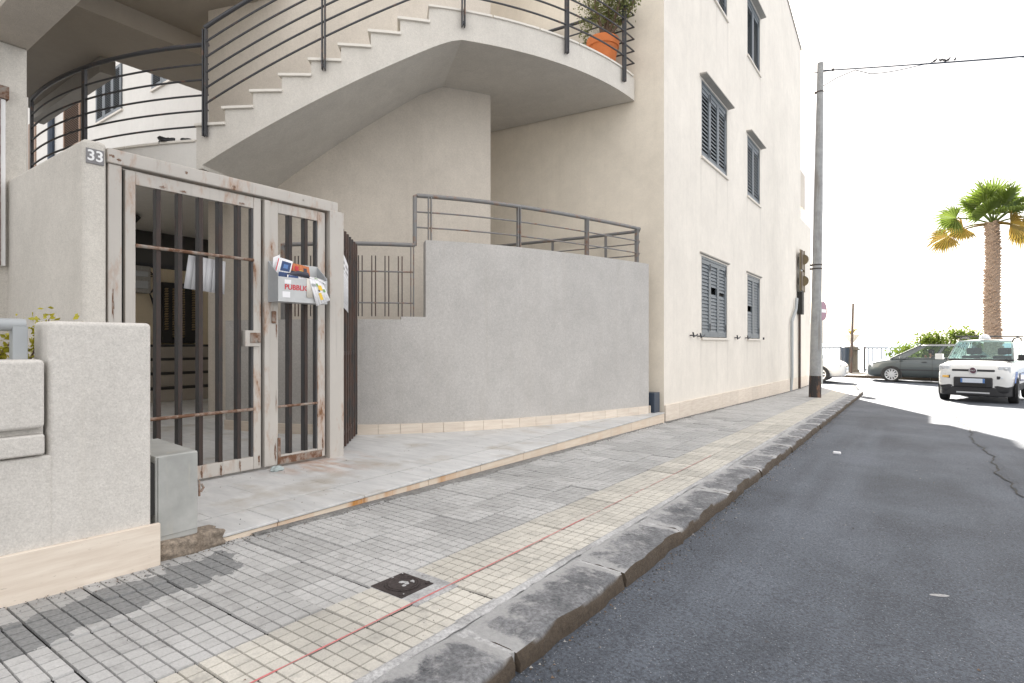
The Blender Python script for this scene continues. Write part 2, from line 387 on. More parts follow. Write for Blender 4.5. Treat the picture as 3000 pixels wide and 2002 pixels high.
def mat_trav(name, a, b, stain=0.0):
    m, n, p, o = newmat(name)
    v = pos(n, (2.2, 2.2, 26)); oi = n.nodes.new('ShaderNodeObjectInfo')
    c = mix(n, ramp(n, noise(n, v, 1.6, 6, 0.6), 0.3, 0.72), a, b)
    pit = ramp(n, noise(n, pos(n, (14, 14, 70)), 1.5, 5, 0.7), 0.64, 0.72); c = mix(n, pit, c, tuple(x*0.62 for x in a))
    rr = ramp(n, oi.outputs['Random'], 0, 1, (0.93,)*3, (1.05,)*3); c = mix(n, 1.0, c, rr, 'MULTIPLY')
    if stain:
        sep = n.nodes.new('ShaderNodeSeparateXYZ'); n.links.new(pos(n), sep.inputs['Vector'])
        s1 = ramp(n, noise(n, pos(n, (1, 2.6, 0.4)), 1.3, 5, 0.6), 0.47, 0.62)
        yb = ramp(n, sep.outputs['Y'], 0, 1); 
        q = n.nodes.new('ShaderNodeMath'); q.operation = 'SUBTRACT'; n.links.new(sep.outputs['Y'], q.inputs[0]); q.inputs[1].default_value = 2.75
        q2 = n.nodes.new('ShaderNodeMath'); q2.operation = 'ABSOLUTE'; n.links.new(q.outputs[0], q2.inputs[0])
        band = ramp(n, q2.outputs[0], 0.35, 1.0, (1,1,1), (0.12,)*3)
        f = mix(n, 1.0, s1, band, 'MULTIPLY')
        c = mix(n, f, c, (0.50,0.225,0.055))
    n.links.new(c, p.inputs['Base Color']); p.inputs['Roughness'].default_value = 0.55
    bump(n, p, pit, 0.3, -0.004)
    return m
M_trav  = mat_trav('travertine', (0.62,0.53,0.44), (0.76,0.685,0.59))
M_travs = mat_trav('stained_travertine', (0.62,0.51,0.40), (0.73,0.64,0.53), 1.0)
def mat_marble():
    m, n, p, o = newmat('grey_marble')
    v = pos(n, (1.4, 5.5, 1)); oi = n.nodes.new('ShaderNodeObjectInfo')
    c = mix(n, ramp(n, noise(n, v, 2.6, 7, 0.6), 0.28, 0.72), (0.46,0.465,0.465), (0.63,0.63,0.62))
    c = mix(n, ramp(n, noise(n, pos(n), 2.4, 6, 0.62), 0.53, 0.70), c, (0.42,0.395,0.355))
    c = mix(n, ramp(n, noise(n, pos(n), 20, 3), 0.72, 0.78), c, (0.20,0.185,0.165))
    rr = ramp(n, oi.outputs['Random'], 0, 1, (0.93,)*3, (1.05,)*3); c = mix(n, 1.0, c, rr, 'MULTIPLY')
    # rust washed out below the gate sill
    sep = n.nodes.new('ShaderNodeSeparateXYZ'); n.links.new(pos(n), sep.inputs['Vector'])
    d = n.nodes.new('ShaderNodeVectorMath'); d.operation = 'DISTANCE'; n.links.new(pos(n), d.inputs[0]); d.inputs[1].default_value = (-4.15, 3.0, 0.18)
    k = ramp(n, d.outputs['Value'], 0.12, 0.62, (1,1,1), (0,0,0))
    k = mix(n, 1.0, k, ramp(n, noise(n, pos(n, (1, 3, 1)), 3, 5), 0.42, 0.6), 'MULTIPLY')
    c = mix(n, mix(n, 1.0, k, (0.6,0.6,0.6), 'MULTIPLY'), c, (0.42,0.20,0.09))
    n.links.new(c, p.inputs['Base Color']); p.inputs['Roughness'].default_value = 0.42
    return m
M_marble = mat_marble()
def mat_sheet():   # weathered grey-green sheet steel
    m, n, p, o = newmat('weathered_sheet')
    v = pos(n)
    c = mix(n, ramp(n, noise(n, v, 5, 5, 0.6), 0.35, 0.7), (0.33,0.335,0.32), (0.47,0.475,0.455))
    c = mix(n, ramp(n, noise(n, pos(n, (8, 8, 0.9)), 2.0, 5), 0.58, 0.72), c, (0.46,0.44,0.38))
    n.links.new(c, p.inputs['Base Color']); p.inputs['Roughness'].default_value = 0.45; p.inputs['Metallic'].default_value = 0.2
    return m
M_sheet = mat_sheet()
def mat_glass():
    m, n, p, o = newmat('car_glass')
    t = n.nodes.new('ShaderNodeBsdfTransparent'); t.inputs['Color'].default_value = (0.50,0.64,0.62,1)
    g = n.nodes.new('ShaderNodeBsdfGlossy'); g.inputs['Roughness'].default_value = 0.02; g.inputs['Color'].default_value = (0.9,0.97,1,1)
    f = n.nodes.new('ShaderNodeFresnel'); f.inputs['IOR'].default_value = 1.55
    ms = n.nodes.new('ShaderNodeMixShader'); n.links.new(f.outputs['Fac'], ms.inputs['Fac'])
    n.links.new(t.outputs['BSDF'], ms.inputs[1]); n.links.new(g.outputs['BSDF'], ms.inputs[2]); n.links.new(ms.outputs['Shader'], o.inputs['Surface'])
    return m
M_glass = mat_glass()
M_glassc = mat_glass(); M_glassc.name = 'clear_car_glass'
[x for x in M_glassc.node_tree.nodes if x.type == 'BSDF_TRANSPARENT'][0].inputs['Color'].default_value = (0.86,0.92,0.90,1)
def carpaint(name, col, rough=0.25, metal=0.0):
    m, n, p, o = newmat(name)
    c = mix(n, noise(n, objc(n), 1.5, 3), tuple(x*0.94 for x in col), col)
    n.links.new(c, p.inputs['Base Color']); p.inputs['Roughness'].default_value = rough; p.inputs['Metallic'].default_value = metal
    p.inputs['Coat Weight'].default_value = 0.6; p.inputs['Coat Roughness'].default_value = 0.05
    return m
M_cwhite = carpaint('white_car_paint', (0.72,0.72,0.70))
M_cdark  = carpaint('dark_green_grey_paint', (0.075,0.088,0.09), 0.3, 0.35)
M_cblue  = carpaint('blue_stripe_paint', (0.02,0.10,0.38))
M_trim   = simple('black_trim', (0.025,0.025,0.027), 0.6)
M_tyre   = simple('tyre_rubber', (0.022,0.022,0.022), 0.85)
M_alloy  = simple('alloy', (0.62,0.63,0.64), 0.3, 0.7, 0.04)
M_lens   = simple('headlight_lens', (0.66,0.68,0.70), 0.1, 0.0, 0.25, 30)
M_seat   = simple('seat_cloth', (0.05,0.05,0.055), 0.9)
M_skin   = simple('skin', (0.50,0.27,0.19), 0.6, 0, 0.05)
M_hair   = simple('dark_hair', (0.02,0.015,0.012), 0.7)
M_shirt  = simple('dark_shirt', (0.03,0.035,0.06), 0.9)
M_amber  = simple('amber_lens', (0.85,0.50,0.12), 0.2)
M_plateb = simple('licence_plate_white', (0.62,0.67,0.74), 0.4, 0, 0.03)
M_plateu = simple('licence_plate_blue', (0.08,0.18,0.42), 0.4, 0, 0.03)

# ------------------------------------------------------------------ ground levels
YAW = 0.0145
def gy(y):                       # the street runs gently down and levels out at the junction
    return y if y < 18 else (18 + 3.0*(1-math.exp(-(y-18)/3.0)))
def pave(x, y): return 0.135 - 0.0234*gy(y) - 0.0145*max(-8.0, min(6.0, x))
def roadz(x, y): return pave(x, y) - 0.08
def plat(y): return 0.195 - 0.006*y
def grid(i, j):                  # paving grid: i along the street, j across (0 = edge of the cream band)
    a, b = j*0.25 - 1.9285, i*0.25 + 0.95
    return (a*math.cos(YAW) - b*math.sin(YAW), a*math.sin(YAW) + b*math.cos(YAW))
def kerb_x(y): return -1.115 - YAW*y

def sheet(name, xs, ys, zf, mat, label=None, kind='structure'):
    m = MB(); nx, ny = len(xs), len(ys)
    m.v = [(x, y, zf(x, y)) for y in ys for x in xs]
    for j in range(ny-1):
        for i in range(nx-1):
            b = j*nx+i; m.f.append((b, b+1, b+1+nx, b+nx)); m.m.append(0)
    o = m.build(name, mat, smooth=True); tag(o, label, kind=kind); return o
def fr(a, b, n): return [a+(b-a)*i/n for i in range(n+1)]
road = sheet('road', [-60,-30,-12,-8,-6,-4,-3,-2,-1.3,-0.5,0.5,1.5,3,6,12,30,60], [-14,-8,-4,-1]+fr(0,36,48), lambda x, y: roadz(x, y), M_asph, 'worn grey asphalt road')
# a younger strip of asphalt on the far lane with a cracked seam, laid over the old one
seam = [(0.60,-3),(0.66,2),(0.74,5),(0.715,6.65),(0.66,7.6),(0.72,9.0),(0.62,10.5),(0.70,12),(0.60,14),(0.70,16),(0.63,18.2),(0.7,21)]
M_asph2 = mat_asphalt(); M_asph2.name = 'newer_asphalt'
m = MB()
def seamx(y):
    for (a, ya), (b, yb) in zip(seam, seam[1:]):
        if ya <= y <= yb: return a+(b-a)*(y-ya)/(yb-ya)
    return seam[-1][0]
ys = fr(-3, 21, 240); pr = None
for y in ys:
    x = seamx(y) + 0.018*math.sin(y*7.3) + 0.012*math.sin(y*17.1) + random.uniform(-.012,.012)
    cur = [(x, y, roadz(x, y)+0.004+0.0), (x+0.05, y, roadz(x, y)+0.012), (7.0, y, roadz(7.0, y)+0.012)]
    if pr:
        for k in range(2): m.quad(pr[k], pr[k+1], cur[k+1], cur[k])
    pr = cur
o = m.build('road_patch', M_asph2, road, smooth=True)
# the dark crack itself, a narrow ragged groove filled with grit
m = MB(); pr = None
for y in fr(4.5, 20, 200):
    x = seamx(y) + 0.018*math.sin(y*7.3) + 0.012*math.sin(y*17.1); wd = 0.005+0.007*abs(math.sin(y*3.1)) + random.uniform(0,.007)
    cur = [(x-wd, y, roadz(x,y)+0.006), (x, y, roadz(x,y)+0.007)]
    if pr: m.quad(pr[0], pr[1], cur[1], cur[0])
    pr = cur
m.build('crack', M_joint, road)

# ------------------------------------------------------------------ pavement with its tiles
def zsub(x, y): return pave(x, y) - 0.016
pv = MB()
ysP = fr(-4, 23.2, 68); xl = -3.35
for a, b in zip(ysP, ysP[1:]):
    xa, xb = kerb_x(a)-0.25, kerb_x(b)-0.25
    pv.quad((xl,a,zsub(xl,a)), (xa,a,zsub(xa,a)), (xb,b,zsub(xb,b)), (xl,b,zsub(xl,b)))
pv.quad((-14,20.5,zsub(-8,20.5)), (-3.35,20.5,zsub(-3.35,20.5)), (-3.35,23.2,zsub(-3.35,23.2)), (-14,23.2,zsub(-8,23.2)))
pavement = pv.build('pavement', M_joint); tag(pavement, 'narrow footpath of small ribbed grey and cream tiles', kind='structure')

def tile_mesh(name, mat, n=4, size=0.25):
    m = MB(); c = size/n; g = 0.0013; g2 = 0.0019
    for i in range(n):
        for j in range(n):
            gx0 = 0.0032 if j == 0 else g; gx1 = 0.0032 if j == n-1 else g
            gy0 = 0.0042 if i == 0 else g2; gy1 = 0.0042 if i == n-1 else g2
            x0, x1, y0, y1 = j*c+gx0, (j+1)*c-gx1, i*c+gy0, (i+1)*c-gy1
            b = 0.0018; dz = random.uniform(-.0008, .0008)
            B = [(x0,y0,-0.009),(x1,y0,-0.009),(x1,y1,-0.009),(x0,y1,-0.009)]
            T = [(x0+b,y0+b,dz),(x1-b,y0+b,dz),(x1-b,y1-b,dz),(x0+b,y1-b,dz)]
            k = len(m.v); m.v += B+T
            m.f.append((k+4,k+5,k+6,k+7)); m.m.append(0)
            for q in range(4):
                r_ = (q+1) % 4; m.f.append((k+q,k+r_,k+4+r_,k+4+q)); m.m.append(0)
    me = bpy.data.meshes.new(name); me.from_pydata(m.v, [], m.f); me.materials.append(mat); me.update(); return me
tmg = [tile_mesh('grey_paving_tile', M_tileg) for _ in range(3)]
tmc = [tile_mesh('cream_paving_tile', M_tilec) for _ in range(3)]
MANHOLE = {(3, 0)}
tiles = []
for i in range(-6, 90):
    for j in (-6, -5, -4, -3, -2, -1, 0, 1):
        x, y = grid(i, j); xc, yc = grid(i+0.5, j+0.5)
        if j == -6 and yc > 1.2: continue
        if (i, j) in MANHOLE: continue
        tiles.append((math.hypot(xc, yc), i, j, x, y))
tiles.sort()
far = MB(); cnt = 0
sx, sy = -0.0145, -0.0234
for d, i, j, x, y in tiles:
    me = random.choice(tmc if j >= 0 else tmg)
    dz = random.uniform(-0.0032, 0.0032)
    xc, yc = x+0.125, y+0.125
    if cnt < 300:
        o = link('paving_tile', me, pavement); cnt += 1
        t = Vector((1, 0, pave(x+0.2, y)-pave(x, y))); 
        rx = math.atan((pave(x, y+0.25)-pave(x, y))/0.25) + random.uniform(-.009,.009); ry = -math.atan((pave(x+0.25, y)-pave(x, y))/0.25) + random.uniform(-.009,.009)
        o.location = (x, y, pave(x, y)+dz); o.rotation_euler = (rx, ry, YAW)
    else:
        M = Matrix.Translation((x, y, 0)) @ Matrix.Rotation(YAW, 4, 'Z'); b = len(far.v)
        for v_ in me.vertices:
            q = M @ v_.co; far.v.append((q.x, q.y, pave(q.x, q.y)+dz+v_.co.z))
        mi = 1 if j >= 0 else 0
        for pf in me.polygons: far.f.append(tuple(b+k for k in pf.vertices)); far.m.append(mi)
o = far.build('paving_tile', [M_tileg, M_tilec], pavement); tag(o, kind='stuff')

# red chalk line snapped along the joint of the cream tiles
m = MB(); pr = None
M_chalk = simple('red_chalk', (0.52,0.17,0.17), 0.95, 0, 0.35, 30)
i = -6.0; brk = random.Random(3)
while i < 20.5:
    x, y = grid(i, 1.0); wd = 0.0046*(1 if i < 9 else 0.6) * brk.uniform(0.5, 1.15)
    cur = [(x-wd, y, pave(x,y)+0.0045), (x+wd, y, pave(x,y)+0.0045)]
    if pr and not (10 < i < 14.5 and brk.random() < 0.3): m.quad(pr[0], pr[1], cur[1], cur[0])
    pr = cur; i += 0.18
m.build('chalk_line', M_chalk, pavement)

# ragged cement strip between the tiles and the marble step
def stepx(y): return -2.965 - 0.022*y
m = MB(); pr = None
M_grit = plaster('gritty_cement', (0.26,0.255,0.245), 0.35, 0.3, 60, 0.8, 0)
for y in fr(1.72, 8.3, 170):
    x0 = stepx(y)+0.004; wd = (0.075+0.02*math.sin(y*2.1)+0.012*math.sin(y*9)) * min(1, (y-1.6)/0.3) * max(0.12, min(1, (6.9-y)/1.2)) + random.uniform(-.006,.006)
    cur = [(x0-0.02, y, pave(x0,y)+0.010), (x0+wd*0.8, y, pave(x0,y)+0.008+random.uniform(0,.002)), (x0+wd, y, pave(x0,y)-0.006)]
    if pr:
        for k in range(2): m.quad(pr[k], pr[k+1], cur[k+1], cur[k])
    pr = cur
m.build('cement_strip', M_grit, pavement, smooth=True)

m = MB(); pr = None
for y in fr(8.45, 22.2, 260):
    x0 = -3.173; wd = 0.035+0.025*abs(math.sin(y*1.3))+0.02*abs(math.sin(y*5.1))+random.uniform(-.012,.012)
    cur = [(x0-0.01, y, pave(x0,y)+0.007), (x0+max(.008,wd), y, pave(x0,y)+0.0052)]
    if pr: m.quad(pr[0], pr[1], cur[1], cur[0])
    pr = cur
m.build('dirt_strip', M_grit, pavement)
# ------------------------------------------------------------------ kerb of basalt blocks
kp = MB()
def kerb_path():
    pts = []
    for y in fr(-3.0, 20.6, 236): pts.append((kerb_x(y), y))
    cx, cy, r = kerb_x(20.6)-2.3, 20.6, 2.3
    for k in range(1, 19):
        a = R(90*k/18); pts.append((cx+r*math.cos(a), cy+r*math.sin(a)))
    for k in range(1, 30): pts.append((cx-0.3*k, cy+r))
    return pts
KP = kerb_path()
base = MB(); pr = None
for k, (x, y) in enumerate(KP):
    x2, y2 = KP[min(k+1, len(KP)-1)]; x1, y1 = KP[max(k-1, 0)]
    t = Vector((x2-x1, y2-y1)).normalized(); nrm = Vector((-t.y, t.x))
    a = (x+nrm.x*0.032, y+nrm.y*0.032); b_ = (x+nrm.x*0.335, y+nrm.y*0.335)
    cur = [(a[0],a[1],pave(*a)-0.14), (a[0],a[1],pave(*a)-0.012), (b_[0],b_[1],pave(*b_)-0.003), (b_[0],b_[1],pave(*b_)-0.14)]
    if pr:
        for q in range(3): base.quad(pr[q], cur[q], cur[q+1], pr[q+1])
    pr = cur
kerb = base.build('kerb', M_mort, smooth=False); tag(kerb, 'kerb of dark basalt blocks bedded in pale mortar', kind='structure')
# the blocks
arc = [0.0]
for a, b in zip(KP, KP[1:]): arc.append(arc[-1]+math.hypot(b[0]-a[0], b[1]-a[1]))
def kpt(s):
    s = max(0, min(arc[-1]-1e-6, s)); lo = 0
    while arc[lo+1] < s: lo += 1
    f = (s-arc[lo])/(arc[lo+1]-arc[lo]); a, b = KP[lo], KP[lo+1]
    t = Vector((b[0]-a[0], b[1]-a[1])).normalized()
    return a[0]+(b[0]-a[0])*f, a[1]+(b[1]-a[1])*f, t, Vector((-t.y, t.x))
joints = [-3.0, -2.1, -1.2, -0.35, 0.45, 1.64, 2.56, 3.40, 4.55, 5.70, 6.52]
while joints[-1] < arc[-1]-4.2: joints.append(joints[-1]+random.uniform(0.8, 1.15))
for a, b in zip(joints, joints[1:]):
    s0, s1 = a+3.0+0.012, b+3.0-0.012
    m = MB(); ns = max(5, int((s1-s0)/0.07)); nw = 8; rows = []
    rng = random.Random(int(a*100)); w_in = rng.uniform(0.268, 0.288); ph = rng.uniform(0, 6)
    for k in range(ns+1):
        s = s0+(s1-s0)*k/ns; x, y, t, nr = kpt(s)
        e = 0.010*((abs(k-ns/2)/(ns/2))**10)      # corners worn down
        row = []
        wob = 0.006*math.sin(s*9+ph)+0.005*math.sin(s*23+ph)
        prof = [(0.0, -0.13), (0.002, -0.075), (0.004, -0.035), (0.018, -0.006)]
        prof += [(0.018+(w_in-0.018)*q/nw, 0.0) for q in range(1, nw+1)] + [(w_in+0.004, -0.02)]
        for q, (u, dz) in enumerate(prof):
            u2 = u + (wob*0.9 if q < 5 else 0.0) + rng.uniform(-.006,.006)*(1 if q < 4 or q >= 4+nw-1 else .3)
            zz = dz + (rng.uniform(-.004,.003) if q >= 3 else rng.uniform(-.004,.004)) - (e if q >= 2 else 0)
            px, py = x+nr.x*u2, y+nr.y*u2
            row.append((px, py, pave(px, py)+zz+0.004))
        rows.append(row)
    npf = len(rows[0]); m.v = [p for r_ in rows for p in r_]
    for k in range(ns):
        for q in range(npf-1):
            i0 = k*npf+q; m.f.append((i0, i0+npf, i0+npf+1, i0+1)); m.m.append(0)
    m.f.append(tuple(range(npf))); m.m.append(0); m.f.append(tuple(reversed(range(ns*npf, ns*npf+npf)))); m.m.append(0)
    ko = m.build('kerb_stone', M_kerb, kerb, smooth=True, angle=50)
    at = ko.data.attributes.new('cement', 'FLOAT', 'POINT')
    for vi in range(len(m.v)):
        k, q = divmod(vi, npf); dd = min(k, ns-k)/ns*(s1-s0); du = (npf-2-q)*0.028
        at.data[vi].value = max(math.exp(-dd/0.045), 0.85*math.exp(-max(0, du)/0.05))
# blobs of mortar smeared over the block joints
m = MB(); rng = random.Random(5)
for a in []:
    x, y, t, nr = kpt(a+3.0); nn = 11
    L_, R_ = [], []
    for k in range(nn+1):
        u = 0.0+0.30*k/nn; wl = rng.uniform(0.014, 0.034) + 0.02*(k > 8); wr = rng.uniform(0.014, 0.034) + 0.02*(k > 8)
        for lst, sgn, ww in ((L_, -1, wl), (R_, 1, wr)):
            px, py = x+nr.x*u+t.x*sgn*ww, y+nr.y*u+t.y*sgn*ww; lst.append((px, py, pave(px, py)+0.0065+(0.001 if sgn > 0 else 0)))
        mid = (x+nr.x*u, y+nr.y*u); zc = pave(*mid)+0.0085
        if k:
            m.quad(L_[-2], pm, (mid[0],mid[1],zc), L_[-1]); m.quad(pm, R_[-2], R_[-1], (mid[0],mid[1],zc))
        else:
            m.quad((L_[0][0],L_[0][1],L_[0][2]-0.09), (R_[0][0],R_[0][1],R_[0][2]-0.09), R_[0], L_[0])
        pm = (mid[0], mid[1], zc)
# mortar fillet between the blocks and the tiles
pr = None; s = 2.2
while s < arc[-1]-1:
    x, y, t, nr = kpt(s); u0 = 0.288-0.014*abs(math.sin(s*1.7))-rng.uniform(0, .010); u1 = 0.318
    cur = [(x+nr.x*u0, y+nr.y*u0, pave(x,y)+0.0072), (x+nr.x*0.305, y+nr.y*0.305, pave(x+nr.x*.305,y)+0.0085), (x+nr.x*u1, y+nr.y*u1, pave(x+nr.x*u1,y+nr.y*u1)+0.0035)]
    if pr:
        for k in range(2): m.quad(pr[k], pr[k+1], cur[k+1], cur[k])
    pr = cur; s += 0.05
m.build('mortar', M_mort, kerb, smooth=True)

# ------------------------------------------------------------------ manhole cover
mx0, my0 = -1.868, 1.773
mc = thing('manhole_cover', 'square cast-iron cover with a round boss let into the cream tiles', 'manhole cover', (mx0, my0, pave(mx0, my0)))
m = MB(); zz = pave(mx0, my0)
pts0 = grid(3, 0); 
x0, y0 = grid(3, 0); x1, y1 = grid(4, 1)
m.prism([(x0-.02,y0-.005),(x1+.03,y0-.005),(x1+.03,y1+.005),(x0-.02,y1+.005)], lambda x,y: pave(x,y)-0.02, lambda x,y: pave(x,y)+0.003)
m.build('cement_surround', M_mort, mc, bevel=0.003)
M_iron = plaster('cast_iron', (0.055,0.042,0.040), 0.35, 0.3, 70, 0.6, 0)
m = MB(); m.prism([(mx0-.098,my0-.098),(mx0+.098,my0-.098),(mx0+.098,my0+.098),(mx0-.098,my0+.098)], lambda x,y: pave(x,y)-0.01, lambda x,y: pave(x,y)+0.0065)
m.build('cover', M_iron, mc, bevel=0.003)
m = MB(); m.lathe([(0.078,0.004),(0.078,0.012),(0.072,0.013),(0.068,0.009),(0.066,0.0085),(0.064,0.012),(0.060,0.012),(0.056,0.008),(0.03,0.0085),(0.0,0.0085)], (mx0,my0,zz), 32)
m.build('boss', M_iron, mc, smooth=True)
for k in range(4):
    cx, cy = mx0+(.078 if k%2 else -.078), my0+(.078 if k > 1 else -.078)
    MB().lathe([(0.013,0.005),(0.012,0.010),(0.007,0.011),(0.0,0.010)], (cx,cy,zz), 10).build('stud', M_iron, mc, smooth=True)
m = MB(); rng = random.Random(9)
for k in range(16):
    a = rng.uniform(0, 6.28); rr = rng.choice([0.02, 0.05, 0.085, 0.11]); cx, cy = mx0+rr*math.cos(a), my0+rr*math.sin(a)
    if max(abs(cx-mx0), abs(cy-my0)) > 0.092: continue
    m.lathe([(rng.uniform(.004,.013),0.0085),(0.003,0.0125),(0.0,0.0126)], (cx,cy,zz), 7)
tag(m.build('cement_splash', M_mort, mc), kind='stuff')

# ------------------------------------------------------------------ marble platform in front of the gate
pf = MB()
poly = [(stepx(1.2)-.02, 1.2), (stepx(8.3)-.02, 8.3), (-3.25, 8.6), (-7.0, 8.6), (-13, 8.0), (-13, 1.2)]
pf.prism(poly[::1], lambda x, y: -0.6, lambda x, y: plat(y)-0.012)
platform = pf.build('platform', M_joint); tag(platform, 'raised marble-paved forecourt between the gate and the footpath', kind='structure')
# travertine riser slabs
y = 1.27
cuts = [1.27, 1.88, 2.52, 3.15, 3.80, 4.47, 5.11, 5.80, 6.45, 7.10, 7.75, 8.38]
for a, b in zip(cuts, cuts[1:]):
    a2, b2 = a+0.002, b-0.002; t = 0.03
    m = MB()
    m.hexa([(stepx(a2)-t,a2,pave(stepx(a2),a2)-0.02),(stepx(a2),a2,pave(stepx(a2),a2)-0.02),(stepx(b2),b2,pave(stepx(b2),b2)-0.02),(stepx(b2)-t,b2,pave(stepx(b2),b2)-0.02),
            (stepx(a2)-t,a2,plat(a)-0.020),(stepx(a2),a2,plat(a)-0.020),(stepx(b2),b2,plat(b)-0.020),(stepx(b2)-t,b2,plat(b)-0.020)])
    m.build('riser_slab', M_travs, platform, bevel=0.002)
    m = MB()     # nosing slab laid on top, a finger proud of the riser
    m.hexa([(stepx(a2)-0.33,a2,plat(a)-0.016),(stepx(a2)+0.008,a2,plat(a)-0.016),(stepx(b2)+0.008,b2,plat(b)-0.016),(stepx(b2)-0.33,b2,plat(b)-0.016),
            (stepx(a2)-0.33,a2,plat(a)),(stepx(a2)+0.008,a2,plat(a)),(stepx(b2)+0.008,b2,plat(b)),(stepx(b2)-0.33,b2,plat(b))])
    m.build('nosing_slab', M_marble, platform, bevel=0.003)
# marble floor slabs
row = 0; xx = -0.337
while xx > -9.6:
    wd = 0.34; off = 0.0 if row % 2 else 0.45; yy = 1.22 - off
    while yy < 8.6:
        a, b = max(1.22, yy)+0.0015, min(8.5, yy+0.9)-0.0015
        if b-a > 0.05:
            def X(u, y): return stepx(y)+u
            xa1, xa0 = xx-0.0015, xx-wd+0.0015
            m = MB()
            P = [(X(xa0,a),a),(X(xa1,a),a),(X(xa1,b),b),(X(xa0,b),b)]
            if min(p[0] for p in P) > -12.5:
                m.hexa([(px,py,plat(py)-0.016) for px,py in P]+[(px,py,plat(py)-0.0005*(row%2)) for px,py in P])
                m.build('marble_slab', M_marble, platform)
        yy += 0.9
    xx -= wd; row += 1

# ------------------------------------------------------------------ far promenade, sea
m = MB(); zp = -0.30
m.box(-60, 60, 30.8, 35.0, -3, zp)
prom = m.build('promenade', simple('promenade_paving', (0.40,0.37,0.33), 0.85, 0, 0.15, 3, 40, 0.3)); tag(prom, 'pale seafront promenade across the junction', kind='structure')
for k in range(24):
    m = MB(); x = -14+k*1.2; m.box(x+0.008, x+1.192, 30.55, 30.795, -1, zp+0.008)
    m.build('kerb_stone', M_kerb, prom, bevel=0.012)
m = MB(); m.quad((-20000, 36, -11), (20000, 36, -11), (20000, 30000, -11), (-20000, 30000, -11))
ms, n_, p_, o_ = newmat('sea_water')
p_.inputs['Base Color'].default_value = (0.085,0.135,0.20,1); p_.inputs['Roughness'].default_value = 0.6; p_.inputs['Specular IOR Level'].default_value = 0.15
bump(n_, p_, noise(n_, pos(n_, (0.1,0.25,1)), 1.4, 6, 0.6), 0.5, 0.5)
sea = m.build('sea', ms); tag(sea, 'pale glittering sea beyond the promenade', kind='structure')
m = MB(); m.box(-60, 60, 34.9, 36.2, -12, -0.9)
o = m.build('rocky_shore', M_conc); tag(o, 'rock shore under the promenade', kind='structure')

# ------------------------------------------------------------------ apartment building (right block)
XF = -3.2
bld = thing('apartment_building', 'tall cream plastered apartment block with blue-grey louvred shutters along the footpath', 'building', (-3.2, 8.5, 0))
YE = 20.95
def sideY(x): return 8.5 + 0.10*(x-XF)
wins = []   # y0,y1,z0,z1,leaves,closed
for z0, z1, cl_ in ((1.30, 2.78, True), (4.58, 5.98, False), (7.81, 9.22, False)):
    wins.append((10.36, 12.06, z0, z1, 3, cl_)); wins.append((13.74, 15.02, z0, z1, 2, cl_))
def roof_z(y): return 12.35 if y < 13.9 else 12.35-0.2*(y-13.9)
wm = MB()
Yb = sorted(set([8.5, YE, 13.9] + [v for q in wins for v in q[:2]])); Zb = sorted(set([-0.7] + [v for q in wins for v in q[2:4]]))
def inwin(y, z): return any(q[0] < y < q[1] and q[2] < z < q[3] for q in wins)
for a, b in zip(Yb, Yb[1:]):
    for c, d in zip(Zb, Zb[1:]):
        if not inwin((a+b)/2, (c+d)/2): wm.quad((XF,a,c),(XF,b,c),(XF,b,d),(XF,a,d))
    wm.quad((XF,a,Zb[-1]),(XF,b,Zb[-1]),(XF,b,roof_z(b)),(XF,a,roof_z(a)))
for y0, y1, z0, z1, nl, c in wins:      # reveals
    xi = XF-0.16
    wm.quad((XF,y0,z0),(XF,y1,z0),(xi,y1,z0),(xi,y0,z0)); wm.quad((XF,y1,z1),(XF,y0,z1),(xi,y0,z1),(xi,y1,z1))
    wm.quad((XF,y1,z0),(XF,y1,z1),(xi,y1,z1),(xi,y1,z0)); wm.quad((XF,y0,z1),(XF,y0,z0),(xi,y0,z0),(xi,y0,z1))
wm.quad((XF,YE,-0.7),(-12,YE,-0.7),(-12,YE,roof_z(YE)),(XF,YE,roof_z(YE)))
wm.quad((-12,YE,-0.7),(-12,sideY(-12),-0.7),(-12,sideY(-12),12.35),(-12,13.9,12.35),(-12,YE,roof_z(YE)))
wm.build('facade_wall', M_facade, bld)
m = MB(); m.quad((-12,sideY(-12),-0.7),(XF,8.5,-0.7),(XF,8.5,12.35),(-12,sideY(-12),12.35)); m.build('side_wall', M_side, bld)
m = MB()
for a, b in ((8.42, 13.9), (13.9, YE+0.05)):
    m.hexa([(-12,a,roof_z(a)-0.002),(XF+0.03,a,roof_z(a)-0.002),(XF+0.03,b,roof_z(b)-0.002),(-12,b,roof_z(b)-0.002),(-12,a,roof_z(a)+0.05),(XF+0.03,a,roof_z(a)+0.05),(XF+0.03,b,roof_z(b)+0.05),(-12,b,roof_z(b)+0.05)])
m.build('roof', M_hood, bld)
